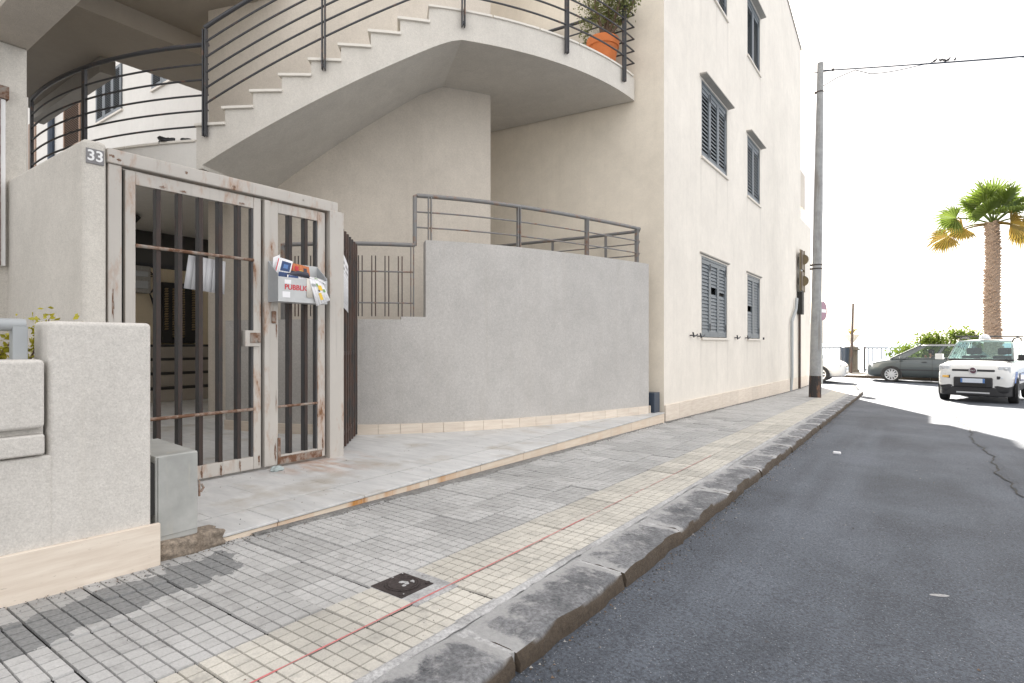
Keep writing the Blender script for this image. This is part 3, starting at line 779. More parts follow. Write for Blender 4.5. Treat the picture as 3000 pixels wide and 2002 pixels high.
# lower storeys run on a little further, with balconies on the seaward end
m = MB(); m.box(-11.5, XF-0.002, YE+0.002, 23.1, -0.7, 5.35); m.build('end_wall', M_facade, bld, bevel=0.01)
m = MB(); m.box(-11, XF-0.03, YE+0.002, 22.0, 5.80, 6.0); m.box(-11, XF-0.03, 21.88, 22.0, 6.0, 7.0); m.box(XF-0.15, XF-0.03, YE+0.002, 21.88, 6.0, 7.0)
m.build('balcony', M_core, bld)
m = MB(); m.box(-10, XF-0.15, YE+0.003, 21.5, 7.3, 7.9); m.build('balcony', M_core, bld)
for y0, y1, z0, z1, nl, closed in wins:
    m = MB(); m.quad((XF-0.155,y0,z0),(XF-0.155,y1,z0),(XF-0.155,y1,z1),(XF-0.155,y0,z1)); m.build('window_pane', M_glassd, bld)
    m = MB(); m.box(XF-0.05, XF+0.035, y0-0.03, y1+0.03, z0-0.045, z0-0.002); m.build('window_sill', M_sill, bld, bevel=0.004)
    hd = 0.035 if closed else 0.125
    m = MB()
    m.hexa([(XF,y0-0.10,z1+0.025),(XF+hd,y0-0.10,z1+0.035),(XF+hd,y1+0.10,z1+0.035),(XF,y1+0.10,z1+0.025),
            (XF,y0-0.10,z1+0.065),(XF+hd,y0-0.10,z1+0.058),(XF+hd,y1+0.10,z1+0.058),(XF,y1+0.10,z1+0.065)])
    m.build('window_hood', M_hood, bld, bevel=0.004)
    m = MB()                                                  # fixed frame
    xf0, xf1 = XF-0.07, XF-0.012
    m.box(xf0,xf1,y0+.001,y0+0.035,z0+.001,z1-.001); m.box(xf0,xf1,y1-0.035,y1-.001,z0+.001,z1-.001); m.box(xf0,xf1,y0+0.035,y1-0.035,z1-0.04,z1-.001)
    m.build('shutter_frame', M_shut, bld)
    wl = (y1-y0-0.07)/nl
    for k in range(nl):
        a, b = y0+0.035+k*wl+0.004, y0+0.035+(k+1)*wl-0.004
        m = MB(); X0, X1 = XF-0.06, XF-0.02; za, zb = z0+0.012, z1-0.045; st = 0.062
        m.box(X0,X1,a,a+st,za,zb); m.box(X0,X1,b-st,b,za,zb); m.box(X0,X1,a+st,b-st,za,za+0.09); m.box(X0,X1,a+st,b-st,zb-0.075,zb)
        if not closed:
            m.box(X0+0.012,X1-0.012,a+st,b-st,zb-0.14,zb-0.075)
        lf = m.build('shutter_leaf', M_shut, bld)
        for zh in (za+0.12, zb-0.18):
            hy = a if k != nl-1 else b
            MB().box(XF-0.02, XF-0.008, hy-0.022, hy+0.022, zh, zh+0.13).build('hinge', M_shutd, lf)
        zlo, zhi = za+0.09, zb-(0.14 if not closed else 0.075); nsl = 19 if closed else 15; pitch = (zhi-zlo)/nsl
        sm = MB()
        ang = R(68 if not closed else 72); hw = (0.024 if not closed else 0.036)
        sm.obox((0,0,0), (0,1,0), (math.cos(ang),0,-math.sin(ang)), (math.sin(ang),0,math.cos(ang)), (b-a)/2-st, hw, 0.004)
        me = bpy.data.meshes.new('slat'); me.from_pydata(sm.v, [], sm.f); me.materials.append(M_shut); me.update()
        for q in range(nsl):
            if closed and ((nl == 3 and ((k == 1 and q in (11,12)) or (k == 2 and q in (10,11)))) or (nl == 2 and k == 0 and q in (8,9,10))):
                if q != 10: continue
            o = link('slat', me, lf); o.location = (XF-0.04, (a+b)/2, zlo+(q+0.5)*pitch)
# shutter hooks on the plaster
for y, z in ((9.72,1.33),(10.12,1.32),(12.62,1.31),(13.52,1.315),(15.35,1.31)):
    m = MB(); m.tube([(XF,y,z),(XF+0.06,y,z),(XF+0.07,y+0.10,z-0.01),(XF+0.07,y+0.2,z+0.02)], 0.012, 6); m.tube([(XF+0.06,y-0.02,z+0.05),(XF+0.06,y+0.03,z-0.03)], 0.014, 6)
    if y < 15: m.build('shutter_hook', M_shutd, bld)
    else:
        m = MB(); m.lathe([(0.03,0),(0.03,0.03),(0.0,0.03)], (XF,y,z), 10, ax=Matrix.Rotation(R(90),3,'Y')); m.build('shutter_hook', M_shutd, bld)
# travertine plinth slabs
y = 8.5; rng = random.Random(4)
while y < 22.2:
    b = min(22.2, y+0.62)
    ztop = lambda q: (0.235-0.0125*(q-8.6)) 
    m = MB(); t = 0.028
    m.hexa([(XF-0.01,y+.002,pave(XF,y)-0.05),(XF+t,y+.002,pave(XF,y)-0.05),(XF+t,b-.002,pave(XF,b)-0.05),(XF-0.01,b-.002,pave(XF,b)-0.05),
            (XF-0.01,y+.002,ztop(y)),(XF+t,y+.002,ztop(y)),(XF+t,b-.002,ztop(b)),(XF-0.01,b-.002,ztop(b))])
    m.build('plinth_slab', M_trav, bld, bevel=0.003); y = b
# ledge line of plaster above the plinth
m = MB(); m.tube([(XF+0.04,18.9,pave(XF,18.9)-.02),(XF+0.075,18.9,0.2),(XF+0.075,18.9,1.85),(XF+0.075,19.6,2.25),(XF+0.075,19.75,2.6)], 0.045, 10)
o = m.build('drainpipe', M_pipe, smooth=True); tag(o, 'grey drainpipe with an elbow bent towards the brown sign box', 'pipe')
m = MB(); m.tube([(XF+0.06,20.35,pave(XF,20.4)-.02),(XF+0.06,20.35,2.4)], 0.04, 10)
o = m.build('sign_pole', M_brown, smooth=True); tag(o, 'straight brown pole standing against the wall under the brown sign box', 'pole')
sg = thing('sign_box', 'brown two-panel box with yellow discs fixed high at the seaward wall corner', 'sign', (XF+0.1, 20.5, 2.9))
m = MB()
for z in (2.87, 3.56):
    m.box(XF+0.12, XF+0.16, 20.15, 20.65, z, z+0.62)
m.build('panel', simple('sign_back_brown', (0.15,0.115,0.08), 0.6, 0, 0.2, 12), sg, bevel=0.008)
m = MB()
for z in (3.2, 3.89): m.lathe([(0.0,0.006),(0.16,0.006),(0.17,-0.01)], (XF+0.145,20.45,z), 16, ax=Matrix.Rotation(R(-90),3,'X'))
m.box(XF+0.1, XF+0.12, 20.10, 20.148, 2.85, 4.2); m.box(XF+0.1,XF+0.17,20.652,20.69,2.85,4.2); m.build('edge_trim', simple('sign_edge_ochre', (0.22,0.17,0.09), 0.6), sg)
m = MB(); m.tube([(XF+0.09,20.3,2.2),(XF+0.09,20.3,4.1)], 0.05, 8); m.build('bracket_tube', M_pipe, sg, smooth=True)
m = MB(); m.box(XF+0.02, XF+0.16, 20.2, 20.55, 2.12, 2.85); m.build('lower_box', M_dark, sg, bevel=0.01)

# ------------------------------------------------------------------ curves of the stair
A_C, A_R = (-8.68, 8.52), 5.03        # landing edge
B_C, B_R = (-10.27, 9.66), 6.96       # flight and gallery edge
PH0 = -0.703; DP = 0.0508; RISE = 0.19; ZL = 5.40; NST = 9
def pB(ph, r=B_R): return (B_C[0]+r*math.cos(ph), B_C[1]+r*math.sin(ph))
def pA(ph, r=A_R): return (A_C[0]+r*math.cos(ph), A_C[1]+r*math.sin(ph))
PA0 = math.atan2(5.154-A_C[1], -4.954-A_C[0]); PA1 = math.atan2(8.36-A_C[1], -3.66-A_C[0])
WD = 1.38
ARCL = DP*B_R
def soff(ph): return ZL + (ph-PH0)/DP*RISE - 0.535     # underside of the flight
stair = thing('external_staircase', 'pale stucco outdoor staircase curving up to an overhanging landing with stone treads', 'staircase', (-6, 4.5, 3.4))
# flight body: step-shaped outline swept over the stair width
NSUB = 4
m = MB()
def flight_pts(k, q): return PH0 - DP*(k - q/NSUB)
prev = None
for k in range(NST-1, 0, -1):        # from the bottom step upwards
    for q in range(NSUB):
        a, b = PH0-DP*k+DP*q/NSUB, PH0-DP*k+DP*(q+1)/NSUB
        zt = ZL-RISE*k-0.028
        o0, o1, i0, i1 = pB(a), pB(b), pB(a, B_R-WD), pB(b, B_R-WD)
        zs0, zs1 = soff(a), soff(b)
        m.quad((o0[0],o0[1],zs0),(o1[0],o1[1],zs1),(o1[0],o1[1],zt),(o0[0],o0[1],zt))          # outer face
        m.quad((o0[0],o0[1],zt),(o1[0],o1[1],zt),(i1[0],i1[1],zt),(i0[0],i0[1],zt))            # under tread
        m.quad((o0[0],o0[1],zs0),(i0[0],i0[1],zs0),(i1[0],i1[1],zs1),(o1[0],o1[1],zs1))        # soffit
        if q == 0:
            zb = zt-RISE if k < NST-1 else zs0
            m.quad((i0[0],i0[1],zb),(o0[0],o0[1],zb),(o0[0],o0[1],zt),(i0[0],i0[1],zt))
a = PH0; o0, i0 = pB(a), pB(a, B_R-WD)
m.quad((i0[0],i0[1],ZL-RISE-.028),(o0[0],o0[1],ZL-RISE-.028),(o0[0],o0[1],ZL-.028),(i0[0],i0[1],ZL-.028))
# landing on its own tighter arc, running back to the building
LN = 26; ZS = 5.02
outer = [pA(PA0+(PA1-PA0)*k/LN) for k in range(LN+1)]
outer[0] = pB(PH0)
def sA(k): return A_R*(PA1-PA0)*k/LN   # arc length from the landing start
def zsl(k): return min(ZS, soff(PH0)+sA(k)*0.43)
KF = min(k for k in range(LN+1) if zsl(k) >= ZS-1e-6)
inner = [pB(PH0, B_R-WD)] + [pA(PA0+(PA1-PA0)*k/LN, A_R-WD) for k in range(1, KF+1)]
zt = ZL-0.028
for k in range(LN):
    o0, o1 = outer[k], outer[k+1]; z0, z1 = zsl(k), zsl(k+1)
    m.quad((o0[0],o0[1],z0),(o1[0],o1[1],z1),(o1[0],o1[1],zt),(o0[0],o0[1],zt))
    if k < KF:
        i0, i1 = inner[k], inner[k+1]
        m.quad((o0[0],o0[1],z0),(i0[0],i0[1],z0),(i1[0],i1[1],z1),(o1[0],o1[1],z1))
yb = lambda x: sideY(x)-0.03
back = [(outer[-1][0], yb(outer[-1][0])), (-6.9, yb(-6.9)), (-6.6, 6.9)]
m.quad(*[(p[0],p[1],zt) for p in outer+back+[inner[0]]])
m.quad(*[(p[0],p[1],ZS) for p in outer[KF:]+back+[inner[KF]]][::-1])
m.quad((outer[-1][0],outer[-1][1],ZS),(back[0][0],back[0][1],ZS),(back[0][0],back[0][1],zt),(outer[-1][0],outer[-1][1],zt))
m.quad((back[0][0],back[0][1],ZS),(back[1][0],back[1][1],ZS),(back[1][0],back[1][1],zt),(back[0][0],back[0][1],zt))
m.build('flight', M_stair, stair, smooth=True, angle=12, weld=True)
for k in range(1, NST):                # stone treads
    m = MB(); zt = ZL-RISE*k; a, b = PH0-DP*k-0.0052, PH0-DP*(k-1)+0.001
    P = []
    nq = 4
    o_ = [pB(a+(b-a)*q/nq, B_R+0.03) for q in range(nq+1)]; i_ = [pB(a+(b-a)*q/nq, B_R-WD+.01) for q in range(nq+1)]
    m.prism(o_+i_[::-1], zt-0.034, zt); m.build('tread', M_slab, stair, bevel=0.004)
cut = [0, 6, 11, 16, 21, LN]
for a, b in zip(cut, cut[1:]):         # stone coping of the landing
    e = 0.0015
    o_ = [pA(PA0+(PA1-PA0)*(k/LN)-(0.004 if k == 0 else 0)+(e if k == a else -e if k == b else 0), A_R+0.02) for k in range(a, b+1)]
    i_ = [pA(PA0+(PA1-PA0)*(k/LN)-(0.004 if k == 0 else 0)+(e if k == a else -e if k == b else 0), A_R-0.32) for k in range(a, b+1)]
    m = MB(); m.prism(o_+i_[::-1], ZL-0.028, ZL); m.build('coping_slab', M_slab, stair, bevel=0.004)

# ------------------------------------------------------------------ wall carrying the stair
core = MB()
RI_B, RI_A = B_R-WD, A_R-WD
ph_end = R(-73.7)
pts = [pB(ph_end+(PH0-ph_end)*k/16, RI_B) for k in range(16)]
pts += [pA(PA0+(math.atan2(6.926-A_C[1], -5.327-A_C[0])-PA0)*k/6, RI_A) for k in range(7)]
def offs(pts, d):
    res = []
    for i in range(len(pts)):
        a, b = pts[max(i-1,0)], pts[min(i+1,len(pts)-1)]; t = Vector((b[0]-a[0], b[1]-a[1])).normalized(); res.append((pts[i][0]-t.y*d, pts[i][1]+t.x*d))
    return res
def wallstrip(m, pts, th, zb, zt, ends=True):
    ptsb = offs(pts, th)
    for i in range(len(pts)-1):
        a, b, c, d = pts[i], pts[i+1], ptsb[i+1], ptsb[i]
        ztv = zt[i] if isinstance(zt, list) else zt
        m.quad((*a,zb),(*b,zb),(*b,ztv),(*a,ztv)); m.quad((*b,ztv),(*c,ztv),(*d,ztv),(*a,ztv)); m.quad((*c,zb),(*d,zb),(*d,ztv),(*c,ztv))
        if isinstance(zt, list) and i and zt[i] != zt[i-1]:
            lo, hi = sorted((zt[i], zt[i-1])); m.quad((*d,lo),(*a,lo),(*a,hi),(*d,hi))
    if ends:
        za = zt[0] if isinstance(zt, list) else zt; ze = zt[-1] if isinstance(zt, list) else zt
        m.quad((*ptsb[0],zb),(*pts[0],zb),(*pts[0],za),(*ptsb[0],za)); m.quad((*pts[-1],zb),(*ptsb[-1],zb),(*ptsb[-1],ze),(*pts[-1],ze))
wallstrip(core, pts, 0.25, 0.12, 10.0)
o = core.build('stair_wall', M_core, smooth=True, angle=30); tag(o, 'tall curved greige stucco wall behind and below the staircase', 'wall')

# ------------------------------------------------------------------ gallery walkway left of the stair
gal = thing('gallery', 'raised walkway slab with stone edge running left from the foot of the staircase', 'walkway', (-9, 3.5, 3.3))
ZG = 3.69; phg0 = PH0-DP*(NST-1)-0.004; phg1 = -1.86
arcp = [pB(phg1+(phg0-phg1)*k/20) for k in range(21)]
m = MB(); m.prism(arcp+[(-8.5,4.6),(-9.2,6.4),(-13.0,6.4),(-13.0,3.0)], ZG-0.36, ZG-0.03); m.build('slab', M_white, gal)
for k in range(0, 20, 2):
    o_ = [pB(phg1+(phg0-phg1)*q/20+(0.001 if q == k else -0.001 if q == k+2 else 0), B_R+0.02) for q in range(k, k+3)]; i_ = [pB(phg1+(phg0-phg1)*q/20+(0.001 if q == k else -0.001 if q == k+2 else 0), B_R-0.3) for q in range(k, k+3)]
    m = MB(); m.prism(o_+i_[::-1], ZG-0.03, ZG); m.build('coping_slab', M_slab, gal, bevel=0.004)
m = MB(); p0 = pB(phg0+0.03, B_R-0.5); m.prism([pB(phg0,B_R),pB(phg0+0.012,B_R),pB(phg0+0.012,B_R-WD),pB(phg0,B_R-WD)], ZG-0.36, ZG+0.16); m.build('step_block', M_stair, gal)
# two dark bundles left on the gallery edge
for ph, s, lb in ((-1.185, 0.13, 'larger black rag bundle on the gallery edge'), (-1.145, 0.08, 'smaller black rag bundle beside the railing post on the gallery edge')):
    x, y = pB(ph, B_R-0.10); bm = bmesh.new(); bmesh.ops.create_icosphere(bm, subdivisions=3, radius=s)
    for v_ in bm.verts:
        n_ = 1+0.25*math.sin(v_.co.x*37+v_.co.z*29)+0.15*math.sin(v_.co.y*51); v_.co = Vector((v_.co.x*1.2*n_, v_.co.y*0.8*n_, max(-0.2*s, v_.co.z*0.55*n_)))
    me = bpy.data.meshes.new('rag_bundle'); bm.to_mesh(me); bm.free(); me.materials.append(M_black)
    for p in me.polygons: p.use_smooth = True
    o = link('rag_bundle', me); o.location = (x, y, ZG+0.2*s); tag(o, lb, 'bundle', 'black bundles on the gallery')

# ------------------------------------------------------------------ railings
def rail_thing(name, label, posts, rails, hand, mats, loc, base_part=None):
    t = thing(name, label, 'railing', loc)
    for p in posts: p.build('post', mats, t, bevel=0.003)
    for r_ in rails: r_.build('rail', mats, t, smooth=True)
    for h in hand: h.build('handrail', mats, t, smooth=True)
    return t
RO = 0.045
def rpt(s):     # running line along flight (s<0) and landing (s>0), s = arc length
    if s <= 0: ph = PH0+s/B_R; x, y = pB(ph, B_R+RO); return x, y, ZL+s/ARCL*RISE
    ph = PA0+s/A_R; x, y = pA(ph, A_R+RO); return x, y, ZL
SLEN = A_R*(PA1-PA0)
def tang(s):
    a, b = rpt(s-0.02), rpt(s+0.02); return Vector((b[0]-a[0], b[1]-a[1], 0)).normalized()
def post_at(s, zb, zt):
    m = MB(); x, y, z = rpt(s); t = tang(s); n_ = Vector((t.y, -t.x, 0))
    for d in (-0.017, 0.017):
        m.obox((x+t.x*d, y+t.y*d, (zb+zt)/2), t, n_, (0,0,1), 0.0075, 0.026, (zt-zb)/2)
    m.obox((x, y, zb+0.05), t, n_, (0,0,1), 0.02, 0.012, 0.02)
    return m
S_START = -ARCL*(NST-1)+0.12
posts = []
for s in (S_START, -ARCL*3.55, 0.42, 1.92, 3.18):
    x, y, z = rpt(s); posts.append(post_at(s, z-0.24, z+1.06))
def line(off, s0=S_START, s1=SLEN-0.05, n=46):
    L = []
    for k in range(n+1):
        s = s0+(s1-s0)*k/n; x, y, z = rpt(s)
        if s > -0.25 and s < 0.25: z = ZL - (0.25-s)**2/(4*0.25)*RISE/ARCL
        L.append((x, y, z+off))
    return L
rails, hand = [], []
ends = rpt(SLEN-0.05)
ret = [(ends[0]-0.02, 8.30, 0), (-4.6, 8.26, 0), (-5.6, 8.16, 0)]
for q in range(5):
    m = MB(); L = line(0.15+0.187*q); m.tube(L + [(r_[0], r_[1], ZL+0.15+0.187*q) for r_ in ret], 0.0125, 8); rails.append(m)
m = MB(); m.tube(line(1.08) + [(r_[0], r_[1], ZL+1.08) for r_ in ret], 0.026, 10); hand.append(m)
for x, y in ((-3.78, 8.29), (-5.2, 8.19)):
    m = MB(); m.box(x-0.02, x+0.02, y-0.012, y+0.012, ZL, ZL+1.06); posts.append(m)
rail_thing('stair_railing', 'dark grey five-bar railing climbing beside the stair treads and round the upper landing', posts, rails, hand, M_rail, (-5, 5, 4))
# gallery railing
posts, rails, hand = [], [], []
ph_a = phg0+0.02; ph_b = -1.66
GL = lambda z, r_=B_R-0.03: [(*pB(ph_b+(ph_a-ph_b)*k/26, r_), z) for k in range(27)]
for q in range(5): rails.append(MB().tube(GL(3.86+0.19*q), 0.0125, 8))
hand.append(MB().tube(GL(4.86), 0.027, 10))
for ph in (-1.39, -1.655):
    x, y = pB(ph, B_R-0.03); t = Vector((-math.sin(ph), math.cos(ph), 0)); n_ = Vector((math.cos(ph), math.sin(ph), 0)); m = MB()
    m.obox((x,y,4.25), t, n_, (0,0,1), 0.035, 0.02, 0.58); posts.append(m)
rail_thing('gallery_railing', 'dark curved railing of horizontal bars along the gallery on the left', posts, rails, hand, M_rail, (-9, 2.9, 3.7))

# ------------------------------------------------------------------ curved forecourt wall with skirting, and its railing
ctrl = [(-7.3,3.38),(-6.71,3.52),(-5.90,3.74),(-5.156,4.175),(-4.62,4.75),(-4.20,5.40),(-3.87,6.17),(-3.56,7.13),(-3.30,8.14),(-3.18,8.9)]
def catmull(P, n=14):
    res = []
    for i in range(1, len(P)-2):
        p0, p1, p2, p3 = (Vector(q) for q in P[i-1:i+3])
        for k in range(n):
            t = k/n; res.append(tuple(0.5*((2*p1)+(p2-p0)*t+(2*p0-5*p1+4*p2-p3)*t*t+(-p0+3*p1-3*p2+p3)*t**3)))
    res.append(tuple(P[-2])); return res
CW = catmull(ctrl)
zt = []
for i in range(len(CW)-1):
    y = (CW[i][1]+CW[i+1][1])/2; zt.append(1.466 if y < 4.545 else 1.50 if y < 4.735 else 2.385)
cw = thing('curved_wall', 'curved grey stucco forecourt wall stepping down behind the gate', 'wall', (-4.3, 5.4, 0.16))
m = MB(); wallstrip(m, CW, 0.20, 0.10, zt); m.build('wall', M_grey, cw, smooth=True, angle=30)
cl_ = [0.0]
for a, b in zip(CW, CW[1:]): cl_.append(cl_[-1]+math.hypot(b[0]-a[0], b[1]-a[1]))
def cwp(s, d=0.0):
    s = max(0, min(cl_[-1]-1e-5, s)); i = 0
    while cl_[i+1] < s: i += 1
    f = (s-cl_[i])/(cl_[i+1]-cl_[i]); a, b = CW[i], CW[i+1]; t = Vector((b[0]-a[0], b[1]-a[1])).normalized()
    return a[0]+(b[0]-a[0])*f+t.y*d, a[1]+(b[1]-a[1])*f-t.x*d, t
s = 0.0
while s < cl_[-1]-0.05:                # skirting tiles
    e = min(cl_[-1]+0.0, s+0.245); m = MB(); q0, q1, qm = s+0.0015, e-0.0015, (s+e)/2
    O = [cwp(q, 0.022)[:2] for q in (q0, qm, q1)]; I = [cwp(q, -0.004)[:2] for q in (q1, qm, q0)]
    m.prism(O+I, lambda x, y: plat(y)-0.01, lambda x, y: plat(y)+0.112); m.build('skirting_tile', M_trav, cw, bevel=0.002); s = e
m = MB(); x, y, t = cwp(cl_[-1]-0.001); n_ = Vector((t.y,-t.x)); 
m.obox((x+t.x*0.012-n_.x*0.09, y+t.y*0.012-n_.y*0.09, plat(y)+0.05), (t.x,t.y,0), (n_.x,n_.y,0), (0,0,1), 0.0115, 0.11, 0.062); m.build('skirting_tile', M_trav, cw, bevel=0.002)
# railing on top of the wall
def s_of_y(yy):
    for i in range(len(CW)-1):
        if CW[i][1] <= yy <= CW[i+1][1]: return cl_[i]+(cl_[i+1]-cl_[i])*(yy-CW[i][1])/(CW[i+1][1]-CW[i][1])
    return cl_[-1]
s1 = s_of_y(4.66); s2 = cl_[-1]-0.10
def RL(z, a, b, n=30, d=-0.10): return [(*cwp(a+(b-a)*k/n, d)[:2], z) for k in range(n+1)]
posts, rails, hand = [], [], []
retr = [(-3.5, 8.24), (-4.4, 8.22), (-6.9, 7.97)]
for z in (2.545, 2.725): rails.append(MB().tube(RL(z, s1, s2)+[(x, y, z) for x, y in retr], 0.010, 6))
hand.append(MB().tube([(*cwp(s1,-0.10)[:2], 2.33), (*cwp(s1,-0.10)[:2], 2.91)]+RL(2.915, s1+0.03, s2)+[(x, y, 2.915) for x, y in retr], 0.025, 10))
for yy in (4.80, 5.83, 6.93, 7.98):
    x, y, t = cwp(s_of_y(yy), -0.10); m = MB()
    for d in (-0.016, 0.016): m.obox((x+t.x*d, y+t.y*d, 2.64), (t.x,t.y,0), (t.y,-t.x,0), (0,0,1), 0.007, 0.025, 0.265)
    posts.append(m)
for x in (-4.05, -5.0, -6.2):
    y = 8.22-0.1*( -4.4-x if x < -4.4 else 0); m = MB(); m.box(x-0.02, x+0.02, y-0.012, y+0.012, 1.4, 2.9); posts.append(m)
rail_thing('ramp_railing', 'weathered grey tube railing on top of the curved forecourt wall', posts, rails, hand, M_ramp, (-4, 6, 2.4))
# lower grille on the low part of the wall
posts, rails, hand = [], [], []
sa, sb = s_of_y(3.72), s_of_y(4.66)
hand.append(MB().tube(RL(2.335, sa, sb, 16, -0.10), 0.024, 10))
for z in (1.66, 2.02): rails.append(MB().tube(RL(z, sa, sb-0.02, 16, -0.10), 0.010, 6))
x, y, t = cwp(sb-0.03, -0.10); m = MB()
for d in (-0.016, 0.016): m.obox((x+t.x*d, y+t.y*d, 1.91), (t.x,t.y,0), (t.y,-t.x,0), (0,0,1), 0.006, 0.02, 0.42)
posts.append(m)
x, y, t = cwp(sa, -0.10); m = MB(); m.obox((x,y,1.91), (t.x,t.y,0), (t.y,-t.x,0), (0,0,1), 0.02, 0.02, 0.44); posts.append(m)
gr = rail_thing('wall_grille', 'black grille of paired thin uprights on the low end of the curved wall', posts, rails, hand, M_ramp, (-5, 4.3, 1.5))
s = sb-0.17; 
while s > sa+0.05:
    for d in (-0.022, 0.022):
        x, y, t = cwp(s+d, -0.10); MB().tube([(x,y,1.505),(x,y,2.20)], 0.0065, 6).build('upright', M_brown, gr)
    s -= 0.155

# ------------------------------------------------------------------ dark blue box at the wall end
m = MB(); m.box(-3.47, -3.235, 8.20, 8.42, plat(8.3)-0.002, plat(8.3)+0.30); o = m.build('metal_box', M_navy, bevel=0.008); tag(o, 'small dark blue metal box wedged between the curved wall and the building corner', 'box')

# ------------------------------------------------------------------ entrance gate
GX = -4.30
gate = thing('entrance_gate', 'rust-streaked cream steel entrance gate with a wide leaf, a narrow leaf and grey bars', 'gate', (GX, 2.4, 0.18))
m = MB(); m.box(GX-0.035, GX+0.03, 1.475, 1.552, 0.17, 2.365); m.build('post', M_gate, gate, bevel=0.004)
m = MB(); m.box(GX-0.05, GX+0.05, 3.165, 3.315, 0.165, 2.38); m.build('post', M_gate, gate, bevel=0.006)
m = MB(); m.box(GX-0.045, GX+0.045, 1.466, 3.255, 2.367, 2.462); m.build('top_beam', M_gate, gate, bevel=0.008)
def leaf(y0, y1, z0, z1, sl, sr, st, sb_):
    m = MB(); x0, x1 = GX-0.025, GX+0.02
    m.box(x0,x1,y0,y0+sl,z0,z1); m.box(x0,x1,y1-sr,y1,z0,z1); m.box(x0+.002,x1-.002,y0+sl,y1-sr,z1-st,z1-.001); m.box(x0+.002,x1-.002,y0+sl,y1-sr,z0+.001,z0+sb_)
    return m.build('leaf', M_gate, gate, bevel=0.004)
L1 = leaf(1.575, 2.532, 0.20, 2.352, 0.062, 0.062, 0.088, 0.10)
L2 = leaf(2.556, 3.135, 0.20, 2.352, 0.125, 0.075, 0.085, 0.075)
m = MB(); m.box(GX+0.0205, GX+0.032, 2.556, 2.600, 0.205, 2.35); m.build('cover_strip', M_gate, L2, bevel=0.003)
for y in (1.782, 1.924, 2.068, 2.213, 2.357):
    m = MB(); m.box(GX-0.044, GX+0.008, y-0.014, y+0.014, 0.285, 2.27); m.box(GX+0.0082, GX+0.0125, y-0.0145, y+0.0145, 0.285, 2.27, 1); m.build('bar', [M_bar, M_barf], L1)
m = MB(); m.box(GX-0.033, GX+0.012, 2.457, 2.470, 0.30, 2.264); m.build('bar', M_bar, L1)
for y in (2.80, 2.95):
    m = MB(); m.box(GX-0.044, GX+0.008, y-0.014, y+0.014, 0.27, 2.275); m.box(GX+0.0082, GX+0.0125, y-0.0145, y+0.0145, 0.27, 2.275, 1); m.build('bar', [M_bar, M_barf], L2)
m = MB(); m.box(GX-0.033, GX+0.012, 3.047, 3.06, 0.275, 2.267); m.build('bar', M_bar, L2)
for z in (1.855, 0.675): MB().tube([(GX+0.016,1.637,z),(GX+0.016,2.47,z)], 0.0125, 8).build('cross_tube', M_rusty, L1, smooth=True)
MB().tube([(GX+0.016,2.68,0.675),(GX+0.016,3.06,0.675)], 0.011, 8).build('cross_tube', M_rusty, L2, smooth=True)
m = MB(); m.box(GX-0.03, GX+0.038, 2.392, 2.512, 1.172, 1.298); m.build('lock_case', M_gate, L1, bevel=0.005)
m = MB(); m.box(GX+0.039, GX+0.043, 2.43, 2.515, 1.20, 1.28); m.lathe([(0.0,0.058),(0.012,0.056),(0.014,0.04)], (GX,2.50,1.215), 10, ax=Matrix.Rotation(R(90),3,'Y')); m.build('lock_plate', M_rusty, L1, bevel=0.002)
m = MB(); m.box(GX+0.021, GX+0.034, 2.62, 2.66, 1.36, 1.46); m.build('latch_hole', M_rusty, L2, bevel=0.006)
m = MB(); m.box(GX+0.0215, GX+0.0255, 2.70, 3.10, 0.202, 0.262); m.box(GX+0.0215, GX+0.027, 2.675, 2.70, 0.203, 0.42); m.build('rust_scab', M_rusty, L2)
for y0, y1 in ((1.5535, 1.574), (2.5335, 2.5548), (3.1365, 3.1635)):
    MB().box(GX-0.03, GX-0.015, y0, y1, 0.2, 2.36).build('gap_shade', M_dark, gate)  # dark strips added in the gaps beside the leaves, standing in for shade
rg_ = random.Random(12)
def blob(lf, y, z, w_, h_, x=GX+0.0212, n_=22):
    m = MB(); P = []
    for k in range(n_):
        q = 6.283*k/n_; f = rg_.uniform(0.35, 1.0); P.append((x, y+math.cos(q)*w_*f, z+math.sin(q)*h_*f))
    m.quad(*P); m.build('rust_mark', M_rusty, lf)
for y in (1.782, 1.924, 2.068, 2.213, 2.357):
    blob(L1, y+rg_.uniform(-.005,.005), 0.245, 0.010, 0.055); 
    if rg_.random() < .8: blob(L1, y+0.02, 2.283, 0.032, 0.012)
for y in (2.80, 2.95): blob(L2, y, 0.24, 0.010, 0.04)
for y, z, w_, h_ in ((1.500,1.45,.010,.13),(1.496,0.95,.010,.06),(1.53,0.30,.010,.08),(1.60,0.26,.018,.04),(2.515,0.27,.010,.06)): blob(gate if y < 1.56 else L1, y, z, w_, h_, GX+0.0305 if y < 1.56 else GX+0.0212)
for y, z, w_, h_ in ((2.662,0.72,.007,.10),(2.665,1.30,.010,.09),(3.11,0.31,.012,.08),(2.655,0.31,.012,.09)): blob(L2, y, z, w_, h_, GX+0.0212 if y > 2.61 else GX+.0325)
for y, w_ in ((1.49,.025),(1.53,.016),(1.95,.014),(2.3,.018),(2.9,.012)): blob(gate, y, 2.40+rg_.uniform(-.01,.02), w_, .014, GX+0.0455)
